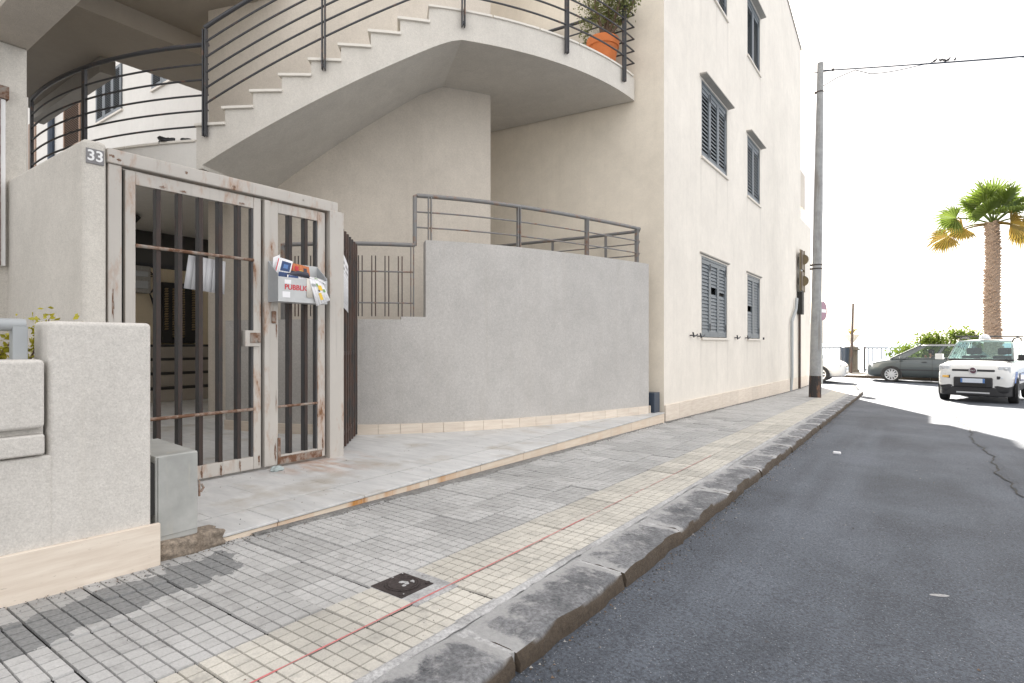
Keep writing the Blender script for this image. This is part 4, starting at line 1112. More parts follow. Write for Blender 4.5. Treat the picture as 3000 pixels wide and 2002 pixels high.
# side fence of upright bars from the gate post back to the wall
f0, f1 = Vector((-4.375, 3.345, 0)), Vector((-5.12, 4.155, 0)); fd = (f1-f0).normalized(); fn = Vector((fd.y, -fd.x, 0))
fence = thing('side_fence', 'brown rusty upright bar fence between the gate post and the curved wall', 'fence', f0)
for k in range(8):
    p = f0+(f1-f0)*(k+0.3)/7.6; m = MB(); m.obox((p.x,p.y,1.24), fd, fn, (0,0,1), 0.02, 0.022, 1.055); m.build('bar', M_brown, fence, bevel=0.002)
for z in (0.32, 1.1, 2.12):
    p = (f0+f1)/2; m = MB(); m.obox((p.x,p.y,z), fd, fn, (0,0,1), (f1-f0).length/2, 0.01, 0.02); m.build('cross_bar', M_brown, fence)

def card(pts, mat, name, bend=0.0, th=0.0006):   # a sheet of paper given by 4 corners, slightly curled
    m = MB(); a, b, c, d = (Vector(p) for p in pts); n_ = (b-a).cross(d-a).normalized(); nu = 6; rows = []
    for i in range(nu+1):
        u = i/nu; w_ = n_*bend*math.sin(math.pi*u); rows.append((a+(b-a)*u+w_, d+(c-d)*u+w_))
    for i in range(nu): m.quad(rows[i][0], rows[i+1][0], rows[i+1][1], rows[i][1])
    o = m.build(name, mat, smooth=True); s_ = o.modifiers.new('thick', 'SOLIDIFY'); s_.thickness = th*2
    return o
def patch(parent, pts, mat, u0, u1, v0, v1, off=0.0012, name='print', bend=0.0):
    a, b, c, d = (Vector(p) for p in pts); n_ = (b-a).cross(d-a).normalized()
    def P(u, v): return a+(b-a)*u+(d-a)*v*(1-u)+(c-b)*v*u+n_*(off+bend*math.sin(math.pi*u))
    m = MB(); k = 4
    for i in range(k):
        p, q = u0+(u1-u0)*i/k, u0+(u1-u0)*(i+1)/k; m.quad(P(p,v0),P(q,v0),P(q,v1),P(p,v1))
    return m.build(name, mat, parent, smooth=True)
# paper hung behind the wide leaf
xp = GX-0.072
pts = [(xp,1.985,1.60),(xp,2.285,1.575),(xp,2.295,1.83),(xp,2.02,1.848)]
o = card(pts, M_paper, 'notice_sheet', 0.004); tag(o, 'wide white paper sheet hung behind the bars of the wide gate leaf', 'paper')
pts = [(xp,2.262,1.74),(xp,2.29,1.80),(xp,2.35,1.80),(xp,2.30,1.63)]
# notice on the side fence
q0 = f0+fd*0.06+fn*0.026; q1 = f0+fd*0.42+fn*0.026
pts = [(q0.x,q0.y,1.545),(q1.x,q1.y,1.50),(q1.x,q1.y,1.97),(q0.x,q0.y,2.06)]
o = card(pts, M_paper, 'notice_sheet', 0.004); tag(o, 'printed white notice with a grey heading on the brown side fence', 'paper')
patch(o, pts, M_ink, 0.1, 0.9, 0.665, 0.672, 0.004)
for v in (0.72, 0.83):
    for u in (0.2, 0.5, 0.68): patch(o, pts, M_plate, u, u+0.14, v, v+0.055, 0.004)
for v in fr(0.12, 0.58, 9): patch(o, pts, M_pipe, 0.14, random.uniform(0.6,0.88), v, v+0.008, 0.004)

# ------------------------------------------------------------------ advert mailbox with its bundle of leaflets
mb = thing('mailbox', 'open galvanised advert box stuffed with leaflets on the narrow gate leaf', 'mailbox', (-4.2, 2.82, 1.53))
by0, by1, bx0, bx1 = 2.585, 3.045, -4.268, -4.125; bz0, bzf, bzb = 1.530, 1.728, 1.862
m = MB(); t = 0.004
m.box(bx1-t, bx1, by0, by1, bz0, bzf); m.build('front_panel', M_galv, mb, bevel=0.0015)
m = MB(); m.box(bx0, bx1-t, by0+t, by1-t, bz0, bz0+t); m.box(bx0, bx0+t, by0+t, by1-t, bz0+t, bzb); m.build('back_panel', M_galv, mb)
for y in (by0, by1-t):
    m = MB(); m.hexa([(bx0,y,bz0),(bx1-t,y,bz0),(bx1-t,y+t,bz0),(bx0,y+t,bz0),(bx0,y,bzb),(bx1-t,y,bzf+0.02),(bx1-t,y+t,bzf+0.02),(bx0,y+t,bzb)]); m.build('side_panel', M_galvd, mb)
def sticker(y0, y1, z0, z1): 
    m = MB(); m.box(bx1, bx1+0.0012, y0, y1, z0, z1); m.build('sticker', M_paper, mb)
sticker(2.640, 2.698, 1.676, 1.708); sticker(2.622, 2.690, 1.565, 1.612)
def text(s, size, loc, rot, mat, parent, name='lettering', ext=0.0008, sx=1.0):
    cu = bpy.data.curves.new(name, 'FONT'); cu.body = s; cu.size = size; cu.extrude = ext; cu.align_x = 'CENTER'; cu.align_y = 'CENTER'; cu.offset = size*0.02
    to = bpy.data.objects.new(name, cu); C.objects.link(to)
    dg = bpy.context.evaluated_depsgraph_get(); me = bpy.data.meshes.new_from_object(to.evaluated_get(dg))
    bpy.data.objects.remove(to); me.materials.clear(); me.materials.append(mat)
    M = Matrix.Translation(loc) @ rot.to_4x4() @ Matrix.Diagonal((sx,1,1,1)); me.transform(M)
    return link(name, me, parent)
ROTX = Matrix(((0,0,1),(1,0,0),(0,1,0)))      # text lying in the YZ plane, read from +X
text('PUBBLIC', 0.058, (bx1+0.0012, 2.750, 1.648), ROTX, M_red, mb)
# leaflets
lf_g = 'leaflets in the gate mailbox'
pts = [(-4.20,2.585,1.71),(-4.16,2.70,1.71),(-4.17,2.745,1.865),(-4.21,2.64,1.895)]
o = card(pts, M_paper, 'leaflet', 0.006); tag(o, 'cream leaflet with a navy panel sticking up at the left of the mailbox', 'leaflet', lf_g)
patch(o, pts, M_blue, 0.30, 0.92, 0.42, 0.88, 0.0015, bend=0.006); patch(o, pts, M_plateu, 0.45, 0.75, 0.55, 0.75, 0.0025, bend=0.006); patch(o, pts, M_blue, 0.25, 0.9, 0.08, 0.36, 0.0015, bend=0.006); patch(o, pts, M_red, 0.02, 0.10, 0.05, 0.95, 0.0015)
pts = [(-4.235,2.60,1.74),(-4.235,2.66,1.74),(-4.235,2.67,1.92),(-4.235,2.61,1.89)]
o = card(pts, M_paper, 'leaflet', 0.003); tag(o, 'narrow pale leaflet corner behind the navy leaflet in the mailbox', 'leaflet', lf_g)
pts = [(-4.22,2.73,1.73),(-4.20,2.93,1.73),(-4.22,2.93,1.845),(-4.235,2.74,1.865)]
o = card(pts, M_orange, 'leaflet', 0.01); tag(o, 'orange and red crumpled flyer in the middle of the mailbox', 'leaflet', lf_g)
for u0, v0, mt in ((0.05,0.6,M_red),(0.3,0.55,M_red),(0.5,0.3,M_yellow),(0.7,0.5,M_ink),(0.6,0.1,M_paper),(0.12,0.2,M_ink)): patch(o, pts, mt, u0, u0+0.16, v0, v0+0.3, 0.002, bend=0.01)
m = MB(); m.tube([(-4.165,2.70,1.755),(-4.15,2.78,1.772),(-4.15,2.86,1.765),(-4.165,2.89,1.75)], [0.014,0.022,0.023,0.010], 10); o = m.build('rolled_magazine', M_ink, smooth=True); tag(o, 'dark rolled magazine lying across the mailbox opening', 'magazine')
pts = [(-4.13,2.665,1.715),(-4.128,2.87,1.712),(-4.155,2.87,1.742),(-4.15,2.68,1.752)]
o = card(pts, M_paper, 'leaflet', 0.004); tag(o, 'blue and white strip of paper along the mailbox front lip', 'leaflet', lf_g)
patch(o, pts, M_blue, 0.05, 0.5, 0.2, 0.9, 0.002, bend=0.004)
pts = [(-4.120,2.84,1.575),(-4.120,2.90,1.575),(-4.122,2.895,1.735),(-4.122,2.84,1.735)]
o = card(pts, M_slab, 'leaflet', 0.002); tag(o, 'plain beige folded leaflet hanging over the mailbox front', 'leaflet', lf_g)
pts = [(-4.108,2.925,1.508),(-4.085,3.045,1.565),(-4.112,2.985,1.715),(-4.118,2.86,1.735)]
o = card(pts, M_paper, 'leaflet', 0.008); tag(o, 'white brochure with yellow pictures drooping from the mailbox corner', 'leaflet', lf_g)
for u0, u1, v0, v1, mt in ((0.45,0.75,0.55,0.78,M_yellow),(0.35,0.55,0.15,0.45,M_yellow),(0.75,0.92,0.45,0.6,M_green),(0.38,0.5,0.72,0.85,M_green),(0.05,0.35,0.72,0.82,M_pipe),(0.4,0.5,0.5,0.58,M_ink)): patch(o, pts, mt, u0, u1, v0, v1, 0.002, bend=0.008)
pts = [(-4.116,2.865,1.738),(-4.10,3.01,1.70),(-4.16,3.04,1.735),(-4.18,2.90,1.76)]
o = card(pts, M_paper, 'leaflet', 0.006); tag(o, 'white page fold lying on the right end of the mailbox', 'leaflet', lf_g); patch(o, pts, M_green, 0.3, 0.5, 0.3, 0.6, 0.002, bend=0.006)

# ------------------------------------------------------------------ boundary wall with the house number
m = MB(); m.box(-5.95, -4.262, 1.335, 1.466, -0.2, 2.49); o = m.build('boundary_wall', M_stair, bevel=0.03, seg=4); tag(o, 'slim cream stucco boundary wall carrying the house number left of the gate', 'wall')
hn = thing('house_number', 'grey plate with white number 33 beside the gate', 'sign', (-4.26, 1.4, 2.35))
m = MB(); m.box(-4.2615, -4.254, 1.349, 1.447, 2.335, 2.43); m.build('plate', M_plate, hn, bevel=0.002)
text('33', 0.093, (-4.2532, 1.398, 2.383), ROTX, M_wht, hn, 'numerals', 0.001, 0.98)

# ------------------------------------------------------------------ planter wall, its skirting, railing and plants at the left
PX = -2.935
pw = thing('planter_wall', 'speckled cream stucco planter wall with rounded corners at the left edge', 'wall', (PX, 0.6, 0.15))
m = MB(); m.box(PX-0.20, PX, 0.80, 1.190, -0.1, 1.292); m.build('pier', M_plant, pw, bevel=0.02, seg=4)
m = MB(); m.box(PX-0.20, PX-0.001, -1.6, 0.815, -0.1, 0.735); m.build('lower_course', M_plant, pw, bevel=0.012, seg=3)
m = MB(); m.box(PX-0.17, PX+0.016, -1.6, 0.785, 0.742, 0.826); m.build('middle_course', M_plant, pw, bevel=0.010, seg=3)
m = MB(); m.box(PX-0.17, PX+0.016, -1.6, 0.785, 0.850, 1.132); m.build('upper_course', M_plant, pw, bevel=0.018, seg=4)
m = MB(); m.box(PX-0.17, PX-0.03, -1.58, 0.79, 0.73, 0.86); m.build('groove_back', M_plant, pw)
for a, b in ((-1.6, -0.62), (-0.62, 1.222)):
    m = MB(); z0 = lambda x, y: pave(x,y)-0.02
    m.prism([(PX-0.002,a+.002),(PX+0.022,a+.002),(PX+0.022,b-.002),(PX-0.002,b-.002)], z0, lambda x, y: pave(x,y)+0.200); m.build('skirting_slab', M_trav, pw, bevel=0.004)
m = MB(); m.box(PX-0.03, PX-0.0025, 1.196, 1.2195, pave(PX,1.2)-0.02, pave(PX,1.2)+0.19); m.build('skirting_slab', M_trav, pw, bevel=0.002)
m = MB(); m.box(-4.3, PX-0.2, -1.6, 1.15, -0.1, 0.98); o = m.build('planter_soil', M_soil, pw)
pr_ = thing('planter_rail', 'grey painted steel tube rail on a flat post above the planter', 'railing', (-3.05, 0.6, 1.1))
m = MB(); m.box(-3.07, -3.02, 0.705, 0.755, 1.10, 1.268); m.build('post', M_pipe, pr_, bevel=0.003)
MB().tube([(-3.045,-1.5,1.275),(-3.045,0.75,1.275)], 0.026, 12).build('handrail', M_pipe, pr_, smooth=True)

def leaves(name, mat, parent, centres, n, size, spread, seed=1, squash=1.0, asp=0.6, fold=0.25):
    rg = random.Random(seed); m = MB()
    for k in range(n):
        c = Vector(rg.choice(centres)); d = Vector((rg.gauss(0,1), rg.gauss(0,1), rg.gauss(0,1)*squash)); d = d*spread*0.55
        p = c+d; ax = Vector((rg.uniform(-1,1), rg.uniform(-1,1), rg.uniform(-.7,1))).normalized(); bx = ax.cross(Vector((rg.uniform(-1,1),rg.uniform(-1,1),rg.uniform(-1,1)))).normalized(); nz = ax.cross(bx)
        s = size*rg.uniform(0.6, 1.3)
        a0 = p; a1 = p+ax*s*0.5+bx*s*asp*0.5+nz*s*fold*0.3; a2 = p+ax*s; a3 = p+ax*s*0.5-bx*s*asp*0.5+nz*s*fold*0.3
        m.quad(a0, a1, a2); m.quad(a0, a2, a3)
    return m.build(name, mat, parent)
rg = random.Random(11)
def shrub(loc, w_, h_, label, n=500, stems=7, seed=1, size=0.022, mat=None):
    t = thing('planter_shrub', label, 'shrub', loc, 'succulent shrubs in the planter'); rs = random.Random(seed); cs = []; m = MB()
    for k in range(stems):
        p = Vector(loc)+Vector((rs.uniform(-.05,.05), rs.uniform(-w_,w_)*0.5, 0)); pts = [p]
        d = Vector((rs.uniform(-.4,.5), rs.uniform(-.7,.7), 1)).normalized()
        for q in range(6):
            d = (d+Vector((rs.uniform(-.4,.4), rs.uniform(-.4,.4), rs.uniform(-.25,.2)))).normalized(); pts.append(pts[-1]+d*h_/5.5); cs.append(tuple(pts[-1]))
        m.tube(pts, [0.006-0.0006*i for i in range(7)], 5)
    m.build('stem', M_bark, t, smooth=True)
    leaves('foliage', mat or M_yleaf, t, cs, n, size, 0.035, seed+3)
    return t
shrub((-3.20, 0.83, 1.0), 0.08, 0.30, 'yellow-green succulent shrub squeezed between the rail post and the planter pier', 760, 9, 21, 0.03)
shrub((-3.17, 0.60, 1.0), 0.26, 0.24, 'yellow-green succulent shrub in the planter left of the rail post', 950, 10, 33, 0.03)

# ------------------------------------------------------------------ meter cabinet, broken stone
cb = thing('meter_cabinet', 'weathered grey-green sheet metal cabinet beside the planter wall end', 'cabinet', (-3.1, 1.33, 0.24))
m = MB(); m.hexa([(-3.43,1.225,0.235),(-2.985,1.225,0.235),(-2.985,1.424,0.230),(-3.43,1.424,0.230),(-3.43,1.225,0.672),(-2.985,1.225,0.652),(-2.985,1.424,0.652),(-3.43,1.424,0.672)]); m.build('body', M_sheet, cb, bevel=0.006)
m = MB(); m.box(-2.984, -2.978, 1.236, 1.42, 0.262, 0.648); m.build('door', M_sheet, cb, bevel=0.002)
m = MB(); m.box(-3.40, -2.99, 1.200, 1.2248, 0.37, 0.62); m.build('dark_gap', M_dark, cb)
m = MB(); m.box(-2.984,-2.976,1.425,1.433,0.42,0.50); m.tube([(-2.98,1.436,0.44),(-2.98,1.45,0.46),(-2.98,1.44,0.48)],0.006,6); m.build('hasp', M_rusty, cb)
bm = bmesh.new(); bmesh.ops.create_cube(bm, size=1); bmesh.ops.subdivide_edges(bm, edges=bm.edges[:], cuts=7, use_grid_fill=True)
for v_ in bm.verts:
    c = v_.co; r_ = (abs(c.x*2)**6+abs(c.y*2)**6+abs(c.z*2)**6)**(1/6); c = c/max(r_,1e-6)*0.97 if r_ > 0 else c
    k = 1+0.10*math.sin(c.x*9+2)*math.sin(c.y*8+1)+0.07*math.sin(c.z*13+c.y*11)+random.uniform(-.03,.03)
    v_.co = Vector((c.x*0.13*k, c.y*0.32*k, c.z*0.105*k))
me = bpy.data.meshes.new('broken_stone'); bm.to_mesh(me); bm.free()
M_rubble = plaster('rubble', (0.40,0.33,0.26), 0.4, 0.4, 45, 1.0, 0.5, (0.10,0.06,0.035)); me.materials.append(M_rubble)
for p in me.polygons: p.use_smooth = True
o = link('broken_stone', me); o.location = (-3.02, 1.385, 0.185); tag(o, 'rough brown broken stone block under the grey-green cabinet', 'stone')

# ------------------------------------------------------------------ neighbouring porch at the far left
pc = thing('porch', 'cream porch column and beam of the neighbouring entrance at the upper left', 'porch', (-6.1, 1.2, 0))
m = MB(); m.box(-6.4, -5.85, 0.2, 1.455, -0.2, 3.565); m.build('column', M_stair, pc, bevel=0.01)
m = MB(); m.box(-6.4, -2.2, 1.16, 1.465, 3.567, 3.87); m.build('beam', M_core, pc, bevel=0.006)
m = MB(); m.box(-6.6, -2.2, 0.55, 1.46, 3.872, 4.08); m.build('slab', M_side, pc)
m = MB(); m.box(-6.4, -6.2, -3.0, 0.2, -0.2, 3.87); m.build('back_wall', M_white, pc)
wp = thing('wall_cabinet', 'white metal cabinet with a rusty top corner at the far left edge', 'cabinet', (-5.8, 1.0, 1.8))
m = MB(); m.box(-5.848, -5.80, 0.5, 1.312, 1.80, 3.10); m.build('panel', M_wht, wp, bevel=0.004)
m = MB(); m.box(-5.849, -5.785, 0.5, 1.33, 3.102, 3.20); m.box(-5.799,-5.79,1.262,1.28,1.8,3.1); m.build('rusty_edge', M_rusty, wp)

# ------------------------------------------------------------------ upper storey over the passage: ceiling and beams
up = thing('passage_roof', 'grey-brown plastered passage ceiling with deep beams at the upper left', 'roof', (-10, 3, 6.2))
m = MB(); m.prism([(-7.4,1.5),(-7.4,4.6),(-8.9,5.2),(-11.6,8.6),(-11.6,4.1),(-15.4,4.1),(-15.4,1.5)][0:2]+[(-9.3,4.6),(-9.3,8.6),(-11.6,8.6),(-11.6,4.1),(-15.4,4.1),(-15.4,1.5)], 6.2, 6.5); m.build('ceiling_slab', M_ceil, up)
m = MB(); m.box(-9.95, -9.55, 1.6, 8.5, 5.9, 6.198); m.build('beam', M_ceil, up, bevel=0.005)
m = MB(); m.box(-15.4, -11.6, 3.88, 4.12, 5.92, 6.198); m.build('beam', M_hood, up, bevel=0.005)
m = MB(); m.box(-15.4, -7.4, 1.2, 1.5, 3.0, 9.0); m.build('end_wall', M_core, up)
m = MB(); m.box(-8.0, -7.4, 1.5, 4.0, 6.502, 9.0); m.build('upper_wall', M_core, up)

# ------------------------------------------------------------------ courtyard building seen through the passage
cy = thing('courtyard_building', 'white courtyard house with grey shutters seen through the passage behind the gallery railing', 'building', (-20, 7.4, 3.6))
YC = 7.25
m = MB(); m.box(-34, -11.7, YC, YC+4, 0, 13.0); m.build('wall', M_white, cy)
def court_win(x0, x1, z0, z1, nl, mat=M_shut, ns=22):
    m = MB(); m.box(x0-0.05,x1+0.05,YC-0.06,YC-0.001,z0-0.06,z0-0.002); m.build('window_sill', M_sill, cy)
    m = MB(); m.box(x0,x1,YC-0.012,YC-0.002,z0,z1); m.build('window_pane', M_dark, cy)
    wl = (x1-x0)/nl
    for k in range(nl):
        a, b = x0+k*wl+0.01, x0+(k+1)*wl-0.01; st = 0.085; m = MB()
        m.box(a,a+st,YC-0.05,YC-0.013,z0,z1); m.box(b-st,b,YC-0.05,YC-0.013,z0,z1); m.box(a+st,b-st,YC-0.05,YC-0.013,z0,z0+0.09); m.box(a+st,b-st,YC-0.05,YC-0.013,z1-0.09,z1)
        lf = m.build('shutter_leaf', mat, cy); pt = (z1-z0-0.18)/ns; sm = MB()
        sm.obox((0,0,0),(1,0,0),(0,math.cos(.5),math.sin(.5)),(0,-math.sin(.5),math.cos(.5)),(b-a)/2-st,0.018,0.005)
        me = bpy.data.meshes.new('slat'); me.from_pydata(sm.v, [], sm.f); me.materials.append(mat); me.update()
        for q in range(ns):
            o = link('slat', me, lf); o.location = ((a+b)/2, YC-0.03, z0+0.09+(q+.5)*pt)
court_win(-21.9, -19.9, 8.38, 9.78, 3); court_win(-17.8, -15.8, 8.42, 9.8, 3)
court_win(-24.9, -23.3, 8.0, 10.2, 1, M_brownd, 34)
m = MB(); m.box(-29.5, -28.0, YC-0.03, YC-0.001, 7.3, 9.9); m.build('door', M_brownd, cy)
MB().tube([(-26.0,YC-0.09,3.6),(-26.0,YC-0.09,13)], 0.11, 8).build('downpipe', M_navy, cy, smooth=True)
m = MB(); m.box(-31.5, -29.6, YC-0.9, YC-0.1, 6.9, 7.0)
for k in range(9): m.box(-31.5+k*0.22,-31.47+k*0.22,YC-0.9,YC-0.87,7.0,8.0)
m.box(-31.5,-29.6,YC-0.9,YC-0.87,8.0,8.04); m.build('balcony', M_rail, cy)

# ------------------------------------------------------------------ entrance hall behind the gate
hall = thing('entrance_hall', 'dim entrance hall wall with dark transom behind the gate bars', 'wall', (-11.8, 3.5, 0.17))
m = MB(); m.box(-12.0, -11.8, 1.2, 6.3, -0.2, 2.62); m.build('back_wall', plaster('hall_plaster', (0.70,0.60,0.44), 0.05, 0.06, 120, 0.2, 0.06), hall)
m = MB(); m.box(-12.1, -11.95, 1.2, 6.3, 2.62, 3.35); m.build('transom', simple('smoked_glass', (0.045,0.043,0.04), 0.3), hall)
m = MB(); m.box(-12.0, -11.78, 1.2, 6.3, 2.63, 2.70); m.build('transom_rail', M_shutd, hall)
m = MB(); m.box(-12.0, -6.2, 1.468, 1.55, -0.2, 3.3); m.build('side_wall', M_white, hall)
ld = thing('louvred_door', 'dark brown louvred door in the entrance hall behind the gate', 'door', (-11.77, 5.2, 1.2))
m = MB(); m.box(-11.80, -11.70, 4.93, 5.62, 1.20, 2.36); m.build('frame', M_dark, ld, bevel=0.005)
for c, (a, b) in enumerate(((4.96,5.02),(5.10,5.32),(5.46,5.54))):
    for q in range(20):
        m = MB(); z = 1.32+q*0.048; m.obox((-11.675,(a+b)/2,z),(0,1,0),(0.8,0,0.6),(-.6,0,.8),(b-a)/2,0.02,0.004)
        if c == 1 or q > 2: m.build('louvre', M_louv, ld)
st_ = thing('hall_steps', 'four dim stone steps at the back of the entrance hall', 'steps', (-11.3, 5.3, 0.17))
for k in range(4):
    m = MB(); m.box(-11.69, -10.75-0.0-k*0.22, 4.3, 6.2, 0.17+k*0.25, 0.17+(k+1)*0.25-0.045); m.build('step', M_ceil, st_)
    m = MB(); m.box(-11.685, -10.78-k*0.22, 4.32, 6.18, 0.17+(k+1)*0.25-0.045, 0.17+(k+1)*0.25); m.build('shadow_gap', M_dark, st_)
mbx = thing('electric_box', 'grey wall-mounted meter box with loose cables on the hall wall', 'box', (-11.7, 4.62, 2.2))
m = MB(); m.box(-11.8, -11.62, 4.36, 4.70, 2.12, 2.62); m.build('case', M_conc, mbx, bevel=0.02)
m = MB(); m.box(-11.62, -11.60, 4.41, 4.65, 2.2, 2.34); m.box(-11.62,-11.60,4.41,4.65,2.42,2.52); m.build('cover', M_galvd, mbx, bevel=0.01)
m = MB()
for k in range(3): m.tube([(-11.7,4.71,2.54-k*.05),(-11.62,4.77+.02*k,2.44),(-11.62,4.79,2.29-k*.04),(-11.7,4.71,2.12),(-11.75,4.8,1.98-.05*k),(-11.78,4.9,1.85)], 0.010, 6)
m.build('cable', M_black, mbx, smooth=True)
m = MB(); m.lathe([(0.0,-0.12),(0.16,-0.08),(0.22,0.0),(0.20,0.02)], (-10.6,3.9,3.28), 18); o = m.build('ceiling_lamp', M_dark, smooth=True); tag(o, 'round dark lamp under the gallery ceiling behind the gate', 'lamp')
# small litter
bm = bmesh.new(); bmesh.ops.create_icosphere(bm, subdivisions=3, radius=0.045)
for v_ in bm.verts: v_.co = Vector((v_.co.x*.9, v_.co.y*1.2, max(-0.012, v_.co.z*.6)))*(1+0.22*math.sin(v_.co.x*140)*math.sin(v_.co.y*120+1))
me = bpy.data.meshes.new('crumpled_bottle'); bm.to_mesh(me); bm.free(); me.materials.append(simple('pale_plastic', (0.36,0.42,0.42), 0.3))
o = link('crumpled_bottle', me); o.location = (-4.17, 2.60, plat(2.6)+0.012); tag(o, 'crumpled pale plastic at the foot of the narrow gate leaf', 'litter')

# ------------------------------------------------------------------ potted jade plant on the upper landing
pt = thing('potted_plant', 'bushy jade plant in an orange terracotta pot on the upper landing', 'plant', (-3.99, 8.0, ZL))
m = MB(); m.lathe([(0.0,0.0),(0.15,0.0),(0.165,0.01),(0.228,0.36),(0.245,0.365),(0.255,0.47),(0.25,0.485),(0.235,0.485),(0.225,0.44),(0.0,0.43)], (-3.99,8.0,ZL), 32); m.build('pot', M_terra, pt, smooth=True, angle=35)
m = MB(); cs = []; rs = random.Random(8)
for k in range(9):
    a = rs.uniform(0, 6.28); d = Vector((math.cos(a)*rs.uniform(.3,.8), math.sin(a)*rs.uniform(.3,.8), 1)).normalized(); p = Vector((-3.99+rs.uniform(-.05,.05), 8.0+rs.uniform(-.05,.05), ZL+0.42)); P = [p]
    for q in range(7):
        d = (d+Vector((rs.uniform(-.4,.4), rs.uniform(-.4,.4), rs.uniform(-.15,.25)))).normalized(); P.append(P[-1]+d*0.13)
        if q > 1: cs += [tuple(P[-1])]*2
        if q > 2:
            s_ = P[-1]+Vector((rs.uniform(-.16,.16), rs.uniform(-.16,.16), rs.uniform(-.05,.14))); cs.append(tuple(s_))
    P = [Vector((min(q.x, -3.5), min(q.y, 8.36), q.z)) for q in P]
    m.tube(P, [0.03-0.0033*i for i in range(8)], 6)
m.build('stem', M_bark, pt, smooth=True)
cs = [c for c in cs if c[1] < 8.33] + [(-4.22,7.93,ZL+.50),(-4.25,7.88,ZL+.62),(-4.18,7.9,ZL+.75),(-4.3,7.95,ZL+.85)]*3
leaves('foliage', M_jade, pt, cs, 3400, 0.042, 0.085, 4, asp=0.55)

# ------------------------------------------------------------------ utility pole, wires, birds
px, py = -2.22, 16.74
up_ = thing('utility_pole', 'tall grey tapered concrete utility pole at the kerb', 'pole', (px, py, pave(px, py)))
zb = pave(px, py)
m = MB(); m.lathe([(0.165,zb-.1),(0.165,zb+0.75)], (px,py,0), 20); m.lathe([(0.0,zb+.75),(0.16,zb+0.75)], (px,py,0), 20)
m_, n_, p_, o_ = newmat('pole_concrete')
v = pos(n_); c = mix(n_, ramp(n_, noise(n_, v, 6, 6, .65), 0.35, 0.7), (0.27,0.275,0.275), (0.40,0.405,0.40)); sp = n_.nodes.new('ShaderNodeSeparateXYZ'); n_.links.new(v, sp.inputs['Vector'])
c = mix(n_, ramp(n_, noise(n_, pos(n_, (6,6,.5)), 2, 5), 0.55, 0.75), c, (0.22,0.20,0.18))
n_.links.new(c, p_.inputs['Base Color']); p_.inputs['Roughness'].default_value = 0.85; bump(n_, p_, noise(n_, v, 80, 3), 0.3, 0.004)
hh = 8.53-zb
def pole_c(z): f = (z-zb)/hh; return Vector((px+0.12*f, py+0.085*f, z))
def pole_r(z): return 0.140-0.066*(z-zb)/hh
zz_ = [zb+0.56]+[zb+0.56+(8.53-zb-0.56)*k/12 for k in range(1, 13)]
m = MB(); m.tube([pole_c(z) for z in zz_], [pole_r(z) for z in zz_], 22); m.build('shaft', m_, up_, smooth=True)
M_tar = painted('tarred_base', (0.035,0.032,0.032), (0.17,0.085,0.045), 0.60, 7, 0.12, 0.8)
m = MB(); m.tube([pole_c(zb-.1), pole_c(zb+.44), pole_c(zb+.565)], [0.147,0.145,0.139], 22); m.build('tarred_base', M_tar, up_, smooth=True)
for z in (3.12, 3.22, 7.75):
    r_ = pole_r(z); c_ = pole_c(z); m = MB(); m.lathe([(r_-.003,0),(r_+.008,.005),(r_+.008,.035),(r_-.003,.04)], c_, 20); m.box(c_.x-r_-.05,c_.x-r_+.01,c_.y-.02,c_.y+.02,z,z+.05); m.build('strap', M_brown, up_, smooth=True)
px0_, py0_ = px, py; px, py = px+0.12, py+0.085
m = MB(); m.tube([(px-.17,py-.09,8.28),(px+.30,py+.16,8.33)], 0.012, 6); m.lathe([(0.025,0),(0.035,.03),(0.02,.06),(0,.06)], (px+.27,py+.145,8.31), 8); m.build('insulator', M_trim, up_, smooth=True)
p0 = Vector((px+0.06, py+0.03, 8.33)); p1 = Vector((9.2, 22.85, 8.75))
def wire(s, sag=0.10): q = p0+(p1-p0)*s; q.z -= sag*4*s*(1-s); return q
m = MB(); m.tube([wire(k/40) for k in range(41)], 0.016, 6); o = m.build('overhead_cable', M_navy, smooth=True); tag(o, 'taut dark overhead cable running from the utility pole across the street', 'cable')
def loose(s):
    q = wire(s); k = s/0.36; ph = (k % 1.0); q.z -= 0.16*math.sin(math.pi*min(1, ph/0.55))**1.2 if ph < 0.55 else 0.012
    return q
m = MB(); L = [Vector((px+.05,py+.03,7.92)), Vector((px+.35,py+.19,8.12)), Vector((px+.75,py+.41,8.30))]+[loose(0.09+k*0.91/90) for k in range(91)]; m.tube(L, 0.011, 6); o = m.build('overhead_cable', M_navy, smooth=True); tag(o, 'thinner looping cable slung below the overhead cable', 'cable')
def s_for(u):   # parameter of the wire seen at a given bearing
    lo, hi = 0.0, 1.0; Sn, Cs = math.sin(TH), math.cos(TH)
    for _ in range(40):
        mid = (lo+hi)/2; q = wire(mid); uu = (Cs*q.x+Sn*q.y)/(-Sn*q.x+Cs*q.y)
        lo, hi = (mid, hi) if uu < u else (lo, mid)
    return lo
bt = MB(); bt.tube([(-0.085,0,-.005),(-0.05,0,.02),(-.01,0,.045),(.03,0,.07),(.05,0,.085)], [0.012,0.03,0.038,0.03,0.018], 8)
bt.lathe([(0.0,-.026),(.018,-.018),(.026,0),(.018,.018),(0,.026)], (.055,0,.105), 8); bt.tube([(.075,0,.105),(.105,0,.10)], [.008,.001], 5); bt.tube([(-.07,0,.01),(-.17,0,-.03)], [.016,.012], 5); bt.tube([(0,0.012,.02),(0,.012,-.014)], .004, 4); bt.tube([(0,-.012,.02),(0,-.012,-.014)], .004, 4)
bme = bpy.data.meshes.new('bird'); bme.from_pydata(bt.v, [], bt.f); bme.materials.append(M_black); bme.update()
